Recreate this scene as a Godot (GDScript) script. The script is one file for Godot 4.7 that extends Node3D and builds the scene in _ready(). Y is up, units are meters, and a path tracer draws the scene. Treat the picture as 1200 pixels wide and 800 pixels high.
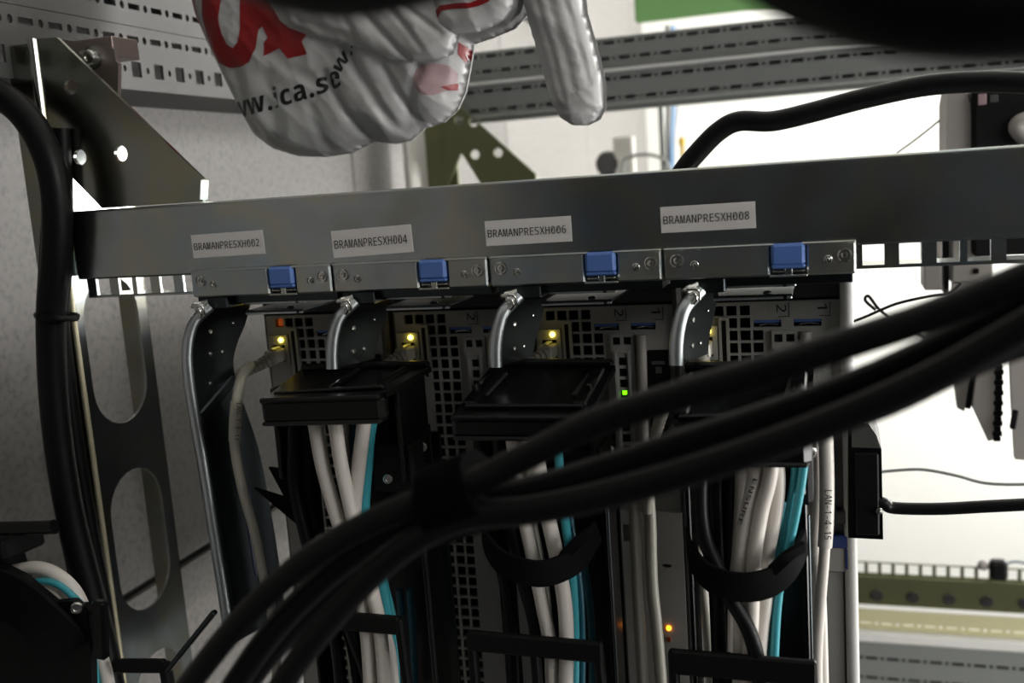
extends Node3D

# ---- world: metres; X runs along the rack post, Y up, Z out of the rack towards the viewer ----
const EYE := Vector3(0.34880499, 0.05367731, 0.48679255)
const RIGHT := Vector3(0.95059742, -0.06953411, -0.30253851)
const DOWN := Vector3(-0.01770976, -0.98515049, 0.17077729)
const AHEAD := Vector3(-0.3099208, -0.15698257, -0.93771295)
const FOC := 1190.0
const GROUPS := {
	"server": "servers side by side under the post", "slide rail": "server slide ends under the post", "support arm": "curved steel arms under the slides",
	"cable carrier": "black cable carriers", "strap": "black hook and loop straps", "network cable": "grey network leads", "connector plate": "hanging grey connector plates",
	"rack column": "rack columns", "rack post": "rack posts", "rail": "slotted rack rails", "lamp": "light panels on the white wall"}
const CORDS := {
	"white_cable": "white network cables in the looms", "teal_cable": "teal cables in the looms", "power_cable": "black power cables in the looms", "mains_cable": "thick black mains cables",
	"thin_cable": "thin cables in the white gap", "hanging_cable": "cables hanging beside the far pole", "network_lead": "grey network leads"}
var M := {}
var taken := {}

# ---- survey helpers: where the sight line through a measured point meets a plane of the rack (millimetres) ----
func ray(px: float, py: float) -> Vector3:
	return RIGHT * ((px - 600.0) / FOC) + DOWN * ((py - 400.0) / FOC) + AHEAD
func P(px: float, py: float, z: float) -> Vector3:
	var d := ray(px, py)
	return EYE + d * ((z * 0.001 - EYE.z) / d.z)
func PX(px: float, py: float, x: float) -> Vector3:
	var d := ray(px, py)
	return EYE + d * ((x * 0.001 - EYE.x) / d.x)
func mm(x: float, y: float, z: float) -> Vector3:
	return Vector3(x, y, z) * 0.001
func path(a: Array, z: float) -> PackedVector3Array:      # [px, py] or [px, py, z]
	var r := PackedVector3Array()
	for p in a: r.append(P(p[0], p[1], p[2] if p.size() > 2 else z))
	return r

# ---- scene tree helpers ----
func numbered(n: String) -> String:
	if not taken.has(n):
		taken[n] = 0
		return n
	taken[n] += 1
	return "%s_%03d" % [n, taken[n]]
func tag(o: Node3D, label: String, category: String, group := "", kind := "") -> Node3D:
	if label: o.set_meta("label", label)
	if category: o.set_meta("category", category)
	var g: String = group if group else GROUPS.get(category, "")
	if g: o.set_meta("group", g)
	if kind: o.set_meta("kind", kind)
	return o
func thing(n: String, label: String, category: String, group := "", at := Vector3.ZERO) -> Node3D:
	var o := Node3D.new()
	o.name = numbered(n)
	add_child(o, true)
	o.position = at
	tag(o, label, category, group)
	return o
func part(n: String, st: SurfaceTool, m: Material, parent: Node3D = null) -> MeshInstance3D:
	var o := MeshInstance3D.new()
	o.mesh = st.commit()
	o.material_override = m
	if parent == null:
		o.name = numbered(n)
		add_child(o, true)
	else:
		o.name = n
		parent.add_child(o, true)
	return o
func single(n: String, st: SurfaceTool, m: Material, label: String, category: String, group := "") -> MeshInstance3D:
	var o := part(n, st, m)
	tag(o, label, category, group)
	return o
func setting(n: String, st: SurfaceTool, m: Material) -> MeshInstance3D:
	var o := part(n, st, m)
	o.set_meta("kind", "structure")
	return o

# ---- shape helpers ----
func start() -> SurfaceTool:
	var st := SurfaceTool.new()
	st.begin(Mesh.PRIMITIVE_TRIANGLES)
	return st
func tri(st: SurfaceTool, a: Vector3, b: Vector3, c: Vector3, na: Vector3, nb: Vector3, nc: Vector3) -> void:
	if (b - a).cross(c - a).dot(na + nb + nc) > 0.0:
		var t := b; b = c; c = t
		t = nb; nb = nc; nc = t
	st.set_normal(na); st.add_vertex(a)
	st.set_normal(nb); st.add_vertex(b)
	st.set_normal(nc); st.add_vertex(c)
func face(st: SurfaceTool, pts: Array, n: Vector3) -> void:
	for i in range(1, pts.size() - 1):
		tri(st, pts[0], pts[i], pts[i + 1], n, n, n)
func box(st: SurfaceTool, c: Vector3, s: Vector3, b := 0.0, bs := Basis()) -> void:   # chamfered box
	var h := s * 0.5
	b = minf(b, minf(h.x, minf(h.y, h.z)) * 0.95)
	var ax := [Vector3.RIGHT, Vector3.UP, Vector3.BACK]
	for i in 3:
		var u: Vector3 = ax[(i + 1) % 3]
		var v: Vector3 = ax[(i + 2) % 3]
		var hu := h[(i + 1) % 3] - b
		var hv := h[(i + 2) % 3] - b
		for s1 in [-1.0, 1.0]:
			var n: Vector3 = ax[i] * s1
			var o: Vector3 = n * h[i]
			face(st, [c + bs * (o - u * hu - v * hv), c + bs * (o + u * hu - v * hv), c + bs * (o + u * hu + v * hv), c + bs * (o - u * hu + v * hv)], bs * n)
			if b > 0.0:
				for s2 in [-1.0, 1.0]:   # edge between faces i and i + 1
					var e0: Vector3 = n * h[i] + u * s2 * hu
					var e1: Vector3 = n * (h[i] - b) + u * s2 * (hu + b)
					face(st, [c + bs * (e0 - v * hv), c + bs * (e0 + v * hv), c + bs * (e1 + v * hv), c + bs * (e1 - v * hv)], bs * (n + u * s2).normalized())
	if b > 0.0:
		for sx in [-1.0, 1.0]:
			for sy in [-1.0, 1.0]:
				for sz in [-1.0, 1.0]:
					var g := Vector3(sx, sy, sz)
					face(st, [c + bs * (g * Vector3(h.x, h.y - b, h.z - b)), c + bs * (g * Vector3(h.x - b, h.y, h.z - b)), c + bs * (g * Vector3(h.x - b, h.y - b, h.z))], bs * g.normalized())
func bx(st: SurfaceTool, x0: float, x1: float, y0: float, y1: float, z0: float, z1: float, b := 0.0) -> void:   # millimetres
	box(st, mm((x0 + x1) / 2, (y0 + y1) / 2, (z0 + z1) / 2), mm(absf(x1 - x0), absf(y1 - y0), absf(z1 - z0)), b * 0.001)
func bar(st: SurfaceTool, a: Vector3, b: Vector3, w: float, t: float, wide: Vector3, bev := 0.0) -> void:   # a straight flat bar from a to b, w along wide, t across
	var y := (b - a).normalized()
	var z := wide.cross(y).normalized()
	var x := y.cross(z).normalized()
	box(st, (a + b) / 2, Vector3(w, (b - a).length(), t), bev, Basis(x, y, z))
func smooth_path(p: PackedVector3Array, per: int) -> PackedVector3Array:
	var r := PackedVector3Array()
	if p.size() < 3: per = 1
	for i in p.size() - 1:
		var a := p[maxi(i - 1, 0)]
		var b := p[i]
		var c := p[i + 1]
		var d := p[mini(i + 2, p.size() - 1)]
		for k in per: r.append(b.cubic_interpolate(c, a, d, float(k) / per))
	r.append(p[p.size() - 1])
	return r
func tube(st: SurfaceTool, pts: PackedVector3Array, r: float, sides := 12, per := 6, flat := 1.0, wide := Vector3.ZERO) -> void:
	var p := smooth_path(pts, per)
	var rings := []
	var nrm := []
	var side := Vector3.ZERO
	for i in p.size():
		var t := (p[mini(i + 1, p.size() - 1)] - p[maxi(i - 1, 0)]).normalized()
		if i == 0:
			side = wide if wide != Vector3.ZERO else (Vector3.UP if absf(t.y) < 0.9 else Vector3.RIGHT)
		side = (side - t * side.dot(t)).normalized()
		var up := t.cross(side)
		var ring := []
		var nn := []
		for k in sides:
			var a := TAU * k / sides
			ring.append(p[i] + (side * cos(a) + up * sin(a) * flat) * r)
			nn.append((side * cos(a) * flat + up * sin(a)).normalized())
		rings.append(ring)
		nrm.append(nn)
	for i in p.size() - 1:
		for k in sides:
			var j := (k + 1) % sides
			tri(st, rings[i][k], rings[i][j], rings[i + 1][j], nrm[i][k], nrm[i][j], nrm[i + 1][j])
			tri(st, rings[i][k], rings[i + 1][j], rings[i + 1][k], nrm[i][k], nrm[i + 1][j], nrm[i + 1][k])
	face(st, rings[0], (p[0] - p[1]).normalized())
	face(st, rings[p.size() - 1], (p[p.size() - 1] - p[p.size() - 2]).normalized())
func lathe(st: SurfaceTool, o: Vector3, axis: Vector3, prof: Array, sides := 16) -> void:   # prof: [radius, along] in mm, flat shaded between rings
	var u := axis.cross(Vector3.UP if absf(axis.y) < 0.9 else Vector3.RIGHT).normalized()
	var v := axis.cross(u).normalized()
	for i in prof.size() - 1:
		var r0: float = prof[i][0] * 0.001
		var r1: float = prof[i + 1][0] * 0.001
		var h0: float = prof[i][1] * 0.001
		var h1: float = prof[i + 1][1] * 0.001
		var sl := Vector2(h1 - h0, r0 - r1).normalized()
		for k in sides:
			var a := TAU * k / sides
			var b := TAU * (k + 1) / sides
			var da := u * cos(a) + v * sin(a)
			var db := u * cos(b) + v * sin(b)
			var na := (da * sl.x + axis * sl.y).normalized()
			var nb := (db * sl.x + axis * sl.y).normalized()
			if r0 > 0.0: tri(st, o + da * r0 + axis * h0, o + db * r0 + axis * h0, o + db * r1 + axis * h1, na, nb, nb)
			if r1 > 0.0: tri(st, o + da * r0 + axis * h0, o + db * r1 + axis * h1, o + da * r1 + axis * h1, na, nb, na)
func rect(x0: float, y0: float, x1: float, y1: float) -> PackedVector2Array:
	return PackedVector2Array([Vector2(x0, y0), Vector2(x1, y0), Vector2(x1, y1), Vector2(x0, y1)])
func oval(cx: float, cy: float, rx: float, ry: float, n := 14) -> PackedVector2Array:
	var r := PackedVector2Array()
	for k in n: r.append(Vector2(cx + rx * cos(TAU * k / n), cy + ry * sin(TAU * k / n)))
	return r
func stadium(cx: float, y0: float, y1: float, r: float, lean := 0.0) -> PackedVector2Array:
	var q := PackedVector2Array()
	for k in 13: q.append(Vector2(cx + r * cos(PI * k / 12), y1 - r + r * sin(PI * k / 12)))
	for k in 13: q.append(Vector2(cx + lean + r * cos(PI + PI * k / 12), y0 + r + r * sin(PI + PI * k / 12)))
	return q
func plate(st: SurfaceTool, outline: PackedVector2Array, holes: Array, o: Vector3, u: Vector3, v: Vector3, t: float) -> void:
	# sheet in mm: outline and holes in the u, v plane, front at o, thickness t going back along -(u x v); every hole is cut through
	var n := u.cross(v).normalized()
	var k := 0.001
	var cuts := []
	var lo := INF
	var hi := -INF
	for p in outline:
		lo = minf(lo, p.y)
		hi = maxf(hi, p.y)
	for h in holes:
		var c := 0.0
		for p in h: c += p.y / h.size()
		var near := false
		for q in cuts:
			if absf(q - c) < 0.5: near = true
		if not near: cuts.append(c)
	cuts.append(hi + 1.0)
	cuts.sort()
	var from := lo - 1.0
	for to in cuts:
		var pieces: Array = Geometry2D.intersect_polygons(outline, rect(-9000, from, 9000, to))
		for h in holes:
			var next: Array = []
			var hb := Rect2(h[0], Vector2.ZERO)
			for p in h: hb = hb.expand(p)
			if hb.end.y < from or hb.position.y > to: continue
			for pc in pieces: next.append_array(Geometry2D.clip_polygons(pc, h))
			pieces = next
		for pc in pieces:
			var idx := Geometry2D.triangulate_polygon(pc)
			for i in range(0, idx.size(), 3):
				var a: Vector3 = o + (u * pc[idx[i]].x + v * pc[idx[i]].y) * k
				var b: Vector3 = o + (u * pc[idx[i + 1]].x + v * pc[idx[i + 1]].y) * k
				var c: Vector3 = o + (u * pc[idx[i + 2]].x + v * pc[idx[i + 2]].y) * k
				tri(st, a, b, c, n, n, n)
				tri(st, a - n * t * k, b - n * t * k, c - n * t * k, -n, -n, -n)
		from = to
	var loops := [outline]
	loops.append_array(holes)
	for li in loops.size():
		var lp: PackedVector2Array = loops[li]
		var ccw := not Geometry2D.is_polygon_clockwise(lp)
		for i in lp.size():
			var a2 := lp[i]
			var b2 := lp[(i + 1) % lp.size()]
			var e := (b2 - a2).normalized()
			var out2 := Vector2(e.y, -e.x) * (1.0 if ccw == (li == 0) else -1.0)
			var nn := (u * out2.x + v * out2.y).normalized()
			var a3 := o + (u * a2.x + v * a2.y) * k
			var b3 := o + (u * b2.x + v * b2.y) * k
			face(st, [a3, b3, b3 - n * t * k, a3 - n * t * k], nn)
func letters(n: String, s: String, m: Material, parent: Node3D, o: Vector3, u: Vector3, v: Vector3, wide: float, tall: float, font := "Droid Sans Mono", bag_line := [], lift := 0.15) -> void:
	# flat print: s fitted into wide x tall mm (tall = capital height), lower left corner at o
	var f := SystemFont.new()
	f.font_names = PackedStringArray([font])
	if bag_line.size() > 0: f.font_weight = 700
	var t := TextMesh.new()
	t.text = s
	t.font = f
	t.font_size = 48
	t.pixel_size = 0.01
	t.depth = 0.01
	t.curve_step = 1.0
	var arr := t.get_mesh_arrays()
	var vs: PackedVector3Array = arr[Mesh.ARRAY_VERTEX]
	var ix = arr[Mesh.ARRAY_INDEX]
	var b := AABB(vs[0], Vector3.ZERO)
	for p in vs: b = b.expand(p)
	var st := start()
	var nn := u.cross(v).normalized()
	var count: int = ix.size() if ix != null and ix.size() > 0 else vs.size()
	for i in range(0, count, 3):
		var q := []
		for j in 3:
			var p: Vector3 = vs[ix[i + j]] if ix != null and ix.size() > 0 else vs[i + j]
			var x := (p.x - b.position.x) / b.size.x * wide
			var y := (p.y - b.position.y) / b.size.y * tall
			var w: Vector3
			if bag_line.size() > 0: w = bag_print(bag_line, x, y, lift * (1.0 if p.z > 0 else 0.4))
			else: w = o + (u * x + v * y) * 0.001 + nn * (0.0001 * (1.0 if p.z > 0 else 0.2))
			q.append(w)
		var g: Vector3 = -(q[1] - q[0]).cross(q[2] - q[0])
		if g.length() < 1e-14: continue
		g = g.normalized()
		tri(st, q[0], q[1], q[2], g, g, g)
	part(n, st, m, parent)

# ---- materials ----
func noise_tex(freq: float, octaves: int, ramp: Array, sd: int, normal := false, size := 512, bump := 4.0, kind := FastNoiseLite.TYPE_SIMPLEX_SMOOTH) -> NoiseTexture2D:
	var n := FastNoiseLite.new()
	n.seed = sd
	n.frequency = freq
	n.noise_type = kind
	n.fractal_octaves = octaves
	var t := NoiseTexture2D.new()
	t.width = size
	t.height = size
	t.seamless = true
	t.noise = n
	if normal:
		t.as_normal_map = true
		t.bump_strength = bump
	elif ramp.size() > 0:
		var g := Gradient.new()
		var off := PackedFloat32Array()
		var col := PackedColorArray()
		for i in ramp.size():
			off.append(ramp[i][0])
			col.append(ramp[i][1])
		g.offsets = off
		g.colors = col
		t.color_ramp = g
	return t
func mat(c: Color, rough: float, metal := 0.0, spec := 0.5) -> StandardMaterial3D:
	var m := StandardMaterial3D.new()
	m.albedo_color = c
	m.roughness = rough
	m.metallic = metal
	m.metallic_specular = spec
	return m
func tri_map(m: StandardMaterial3D, scale: float) -> StandardMaterial3D:
	m.uv1_triplanar = true
	m.uv1_world_triplanar = true
	m.uv1_scale = Vector3.ONE * scale
	return m
func glow(c: Color, e: float) -> StandardMaterial3D:
	var m := mat(c, 0.4)
	m.emission_enabled = true
	m.emission = c
	m.emission_energy_multiplier = e
	return m
func grey(v: float) -> Color:
	return Color(v, v, v)
func materials() -> void:
	var smudge := noise_tex(0.006, 5, [[0.0, grey(0.17)], [0.5, grey(0.2)], [1.0, grey(0.25)]], 3)
	var tint := noise_tex(0.004, 4, [[0.0, Color(0.62, 0.63, 0.6)], [0.4, Color(0.69, 0.72, 0.74)], [0.6, Color(0.72, 0.72, 0.67)], [1.0, Color(0.64, 0.7, 0.75)]], 9)
	var zinc := mat(Color.WHITE, 1.0, 1.0)
	zinc.albedo_texture = tint
	zinc.roughness_texture = smudge
	M.zinc = tri_map(zinc, 5.0)
	var satin := zinc.duplicate()
	satin.roughness_texture = noise_tex(0.006, 5, [[0.0, grey(0.3)], [0.5, grey(0.35)], [1.0, grey(0.42)]], 4)
	M.satin_zinc = satin
	var tan_ := mat(Color(0.92, 0.9, 0.84), 1.0, 1.0)
	tan_.albedo_texture = tint
	tan_.roughness_texture = smudge
	M.yellow_zinc = tri_map(tan_, 5.0)
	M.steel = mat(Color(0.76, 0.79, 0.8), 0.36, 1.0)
	M.chrome = mat(Color(0.85, 0.85, 0.83), 0.2, 1.0)
	M.dark_steel = mat(Color(0.24, 0.26, 0.27), 0.3, 1.0)
	M.mid_steel = mat(Color(0.36, 0.39, 0.4), 0.24, 1.0)
	M.frame_paint = mat(Color(0.31, 0.31, 0.305), 0.55, 0.0, 0.35)
	M.trim = mat(Color(0.8, 0.8, 0.79), 0.4)
	M.rail_grey = mat(Color(0.45, 0.465, 0.455), 0.5, 0.2)
	M.frame_grey = mat(Color(0.55, 0.565, 0.55), 0.5, 0.2)
	M.olive = mat(Color(0.44, 0.45, 0.33), 0.45, 0.7)
	M.cream = mat(Color(0.8, 0.78, 0.62), 0.5)
	M.black = mat(Color(0.04, 0.042, 0.045), 0.25, 0.0, 0.36)
	M.black_matte = mat(Color(0.05, 0.05, 0.052), 0.6, 0.0, 0.3)
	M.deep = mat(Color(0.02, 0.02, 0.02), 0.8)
	M.rubber = mat(Color(0.055, 0.055, 0.06), 0.42, 0.0, 0.3)
	var vel := mat(Color(0.085, 0.085, 0.087), 0.95, 0.0, 0.15)
	vel.normal_enabled = true
	vel.normal_texture = noise_tex(0.2, 2, [], 21, true, 256, 6.0)
	M.velcro = tri_map(vel, 60.0)
	M.velcro_dark = mat(Color(0.035, 0.035, 0.037), 0.95, 0.0, 0.1)
	M.white_cable = mat(Color(0.84, 0.82, 0.79), 0.42)
	M.grey_cable = mat(Color(0.66, 0.65, 0.6), 0.45)
	M.teal = mat(Color(0.24, 0.62, 0.67), 0.4)
	M.teal_thin = mat(Color(0.1, 0.33, 0.4), 0.4)
	M.server = mat(Color(0.62, 0.62, 0.6), 0.55)
	M.server_dark = mat(Color(0.26, 0.26, 0.265), 0.5)
	M.blue = mat(Color(0.33, 0.47, 0.74), 0.45)
	M.navy = mat(Color(0.14, 0.22, 0.45), 0.45)
	M.label = mat(Color(0.86, 0.85, 0.84), 0.6)
	M.ink = mat(Color(0.03, 0.03, 0.035), 0.6)
	M.ink_grey = mat(Color(0.5, 0.5, 0.5), 0.6)
	M.led_yellow = glow(Color(1.0, 0.9, 0.35), 9.0)
	M.led_green = glow(Color(0.45, 1.0, 0.05), 2.5)
	M.led_orange = glow(Color(1.0, 0.55, 0.1), 7.0)
	M.lamp = glow(Color(1.0, 0.99, 0.98), 3.0)
	var tile := mat(Color.WHITE, 0.55)
	tile.albedo_texture = noise_tex(0.02, 7, [[0.0, Color(0.33, 0.325, 0.315)], [0.3, Color(0.4, 0.395, 0.38)], [0.45, Color(0.435, 0.425, 0.415)], [1.0, Color(0.47, 0.46, 0.45)]], 5, false, 1024)
	M.tile = tri_map(tile, 6.0)
	M.joint = mat(Color(0.1, 0.1, 0.1), 0.9)
	M.wall = mat(Color(0.9, 0.9, 0.88), 0.8)
	M.dark_wall = mat(Color(0.14, 0.14, 0.145), 0.85)
	var film := mat(Color(0.66, 0.66, 0.66), 0.36)
	film.backlight_enabled = true
	film.backlight = Color(0.3, 0.3, 0.3)
	M.film = tri_map(film, 6.0)
	M.print_red = mat(Color(0.5, 0.04, 0.06), 0.4)
	M.print_pink = mat(Color(0.62, 0.52, 0.53), 0.36)
	M.print_black = mat(Color(0.05, 0.05, 0.06), 0.4)
	M.green = mat(Color(0.42, 0.6, 0.36), 0.6)
	M.device = mat(Color(0.62, 0.6, 0.58), 0.5)
	M.pale = mat(Color(0.75, 0.74, 0.72), 0.5)
	M.blue_cable = mat(Color(0.4, 0.6, 0.8), 0.5)
	M.yellow_cable = mat(Color(0.9, 0.75, 0.25), 0.5)

func _ready() -> void:
	materials()
	camera_and_light()
	room()
	rack_post()
	left_frame()
	far_frame()
	for k in 4: server(k)
	for k in 4: slide_rail(k)
	for k in 4: support_arm(k)
	carriers()
	looms()
	patch_leads()
	mains_cables()
	bag()
	clutter()

func camera_and_light() -> void:
	var cam := Camera3D.new()
	cam.name = "camera"
	cam.transform = Transform3D(Basis(RIGHT, -DOWN, -AHEAD).orthonormalized(), EYE)
	var at := CameraAttributesPhysical.new()
	at.frustum_focal_length = 24.0 * FOC / 800.0
	at.frustum_focus_distance = 0.53
	at.frustum_near = 0.02
	at.frustum_far = 50.0
	at.exposure_aperture = 9.0
	cam.attributes = at
	cam.fov = rad_to_deg(2.0 * atan(400.0 / FOC))
	cam.near = 0.02
	cam.far = 50.0
	add_child(cam)
	cam.current = true
	var we := WorldEnvironment.new()
	we.name = "world_environment"
	var e := Environment.new()
	e.background_mode = Environment.BG_COLOR
	e.background_color = Color(0.0, 0.0, 0.0)
	e.tonemap_mode = Environment.TONE_MAPPER_LINEAR
	e.tonemap_exposure = 1.0
	e.sdfgi_enabled = true
	e.ssao_enabled = true
	e.ssil_enabled = true
	we.environment = e
	add_child(we)
	# fluorescent panels: one strong on the right wall beyond the rack, a row of weaker ones on the viewer's side
	lamp_panel("long glowing light panel on the white wall beyond the rack", Vector3(1.90, 0.3, -2.02), Vector3(-1, 0, 0), Vector2(1.0, 1.4), 11.0)
	lamp_panel("smaller glowing light panel on the white wall, on the viewer's side of the rack", Vector3(1.90, 0.5, 0.75), Vector3(-1, 0, 0), Vector2(0.9, 0.5), 1.12)
	lamp_panel("square glowing light panel low on the white wall, level with the gap between the frames", Vector3(1.90, -0.6, -0.1), Vector3(-1, 0, 0), Vector2(0.6, 0.6), 2.2)

func lamp_panel(label: String, c: Vector3, dir: Vector3, s: Vector2, e: float) -> void:
	var t := thing("light_panel", label, "lamp", "", c)
	var u := Vector3(0, 0, 1)
	var v := dir.cross(u)
	var bs := Basis(u, v, u.cross(v))
	var a := start()
	box(a, -dir * 0.03, Vector3(s.x + 0.04, s.y + 0.04, 0.05), 0.005, bs)
	part("lamp_housing", a, M.wall, t)
	var b := start()
	box(b, dir * 0.0, Vector3(s.x, s.y, 0.012), 0.002, bs)
	part("lamp_diffuser", b, M.lamp, t)
	var l := AreaLight3D.new()
	l.name = "area_light"
	l.area_size = s
	l.light_energy = e
	l.light_color = Color(1.0, 0.99, 0.98)
	l.area_range = 8.0
	l.area_attenuation = 2.0
	l.shadow_enabled = true
	t.add_child(l)
	l.position = dir * 0.012
	l.basis = Basis(u, -dir.cross(u), -dir) if false else Basis(dir.cross(u).cross(dir), dir.cross(u), -dir).orthonormalized()

func room() -> void:
	var y0 := -1.4
	var y1 := 1.5
	var st := start()
	# the tiled surface on the left: dark backing with separate slabs on it
	bx(st, -330, -208, y0 * 1000, y1 * 1000, -2700, 1700)
	var wl := setting("wall_left", st, M.joint)
	for iy in range(-2, 3):
		for iz in range(-4, 3):
			var a := -255.0 + 600.0 * iy
			var z := -620.0 + 600.0 * iz
			var s2 := start()
			bx(s2, -208, -200, maxf(a + 4, y0 * 1000), minf(a + 596, y1 * 1000), maxf(z + 1.5, -2600), minf(z + 598.5, 1600), 0.8)
			part("tile", s2, M.tile, wl)
	st = start(); bx(st, -330, 2100, y0 * 1000, y1 * 1000, -2750, -2600); setting("wall_back", st, M.wall)
	st = start(); bx(st, 1960, 2100, y0 * 1000, y1 * 1000, -2600, 1600); setting("wall_right", st, M.wall)
	st = start(); bx(st, -330, 2100, y0 * 1000, y1 * 1000, 1600, 1750); setting("wall_front", st, M.dark_wall)
	st = start(); bx(st, -330, 2100, y0 * 1000 - 120, y0 * 1000, -2750, 1750); setting("floor", st, M.dark_wall)
	st = start(); bx(st, -330, 2100, y1 * 1000, y1 * 1000 + 120, -2750, 1750); setting("ceiling", st, M.wall)

# ---- the zinc post along the picture, with its labels ----
func square_holes(x0: float, x1: float, y: float) -> Array:
	var r := []
	for n in range(-30, 20):
		for d in [0.0, 15.88, 31.75]:
			var x: float = 358.0 + 44.45 * n + d
			if x > x0 + 1 and x + 9.5 < x1 - 1: r.append(rect(x, y, x + 9.5, y + 9.4))
	return r
func rack_post() -> void:
	var t := thing("rack_post", "long zinc plated rack post crossing above the four servers, with printed stickers", "rack post")
	var st := start()
	# folded face: front sheet, rolled top edge, top return and step back to the hole strip
	bx(st, -80, 640, 13.5, 52, -6, -4, 0.6)
	tube(st, PackedVector3Array([mm(-80, 51.6, -5.6), mm(640, 51.6, -5.6)]), 0.0016, 12, 1)
	bx(st, -80, 640, 51, 53, -62, -5.6, 0.5)
	bx(st, -101, -60, 14, 51, -62, -24, 0.5)
	bx(st, -80, 640, 13.2, 15, -12, -4.4, 0.5)
	part("post_face", st, M.zinc, t)
	st = start()
	plate(st, rect(-77, 2.6, 640, 14), square_holes(-77, 640, 3.4), mm(0, 0, -8), Vector3.RIGHT, Vector3.UP, 2.0)
	bx(st, -77, 640, 1.8, 3.2, -30, -7.4, 0.3)
	part("hole_strip", st, M.zinc, t)
	for q in [[728, 262], [946, 245], [1063, 243]]:   # small punched V marks in the face
		var c := P(q[0], q[1], -4) + mm(0, 0, 0.02)
		st = start()
		bar(st, c + mm(-1.1, 1.8, 0), c + mm(0.2, -1.6, 0), 0.0003, 0.0001, Vector3.RIGHT)
		bar(st, c + mm(1.2, 1.4, 0), c + mm(0.2, -1.6, 0), 0.0003, 0.0001, Vector3.RIGHT)
		part("punch_mark", st, M.chrome, t)
	var names := ["BRAMANPRESXH002", "BRAMANPRESXH004", "BRAMANPRESXH006", "BRAMANPRESXH008"]
	var corner := [[227, 302, 308, 270], [391, 301, 482, 264], [570, 288, 669, 253], [775, 273, 885, 236]]
	for i in 4:
		var a := P(corner[i][0], corner[i][1], -4)
		var b := P(corner[i][2], corner[i][3], -4)
		var tilt: float = [0.012, 0.028, 0.006, 0.004][i]
		var bs := Basis(Vector3.BACK, tilt)
		var w := (b.x - a.x) * 1000.0
		var h := (b.y - a.y) * 1000.0
		var c := Vector3((a.x + b.x) / 2, (a.y + b.y) / 2, -0.0039)
		st = start()
		box(st, c, mm(w, h, 0.3), 0.0001, bs)
		var lb := part("label_sticker", st, M.label, t)
		var o := c + bs * mm(-w / 2 + 1.3, -h / 2 + h * 0.34, 0.16)
		letters("lettering", names[i], M.ink, lb, o, bs.x, bs.y, w - 4.2, h * 0.31)
		for z in 2:   # the slash through each zero
			var ch := (w - 4.2) / 15.0
			var q := o + bs * mm(ch * (12.45 + z), h * 0.155, 0.05)
			var s2 := start()
			bar(s2, q - bs * mm(ch * 0.18, h * 0.09, 0), q + bs * mm(ch * 0.18, h * 0.09, 0), 0.00028, 0.0001, Vector3.RIGHT)
			part("zero_slash", s2, M.ink, lb)

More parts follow.
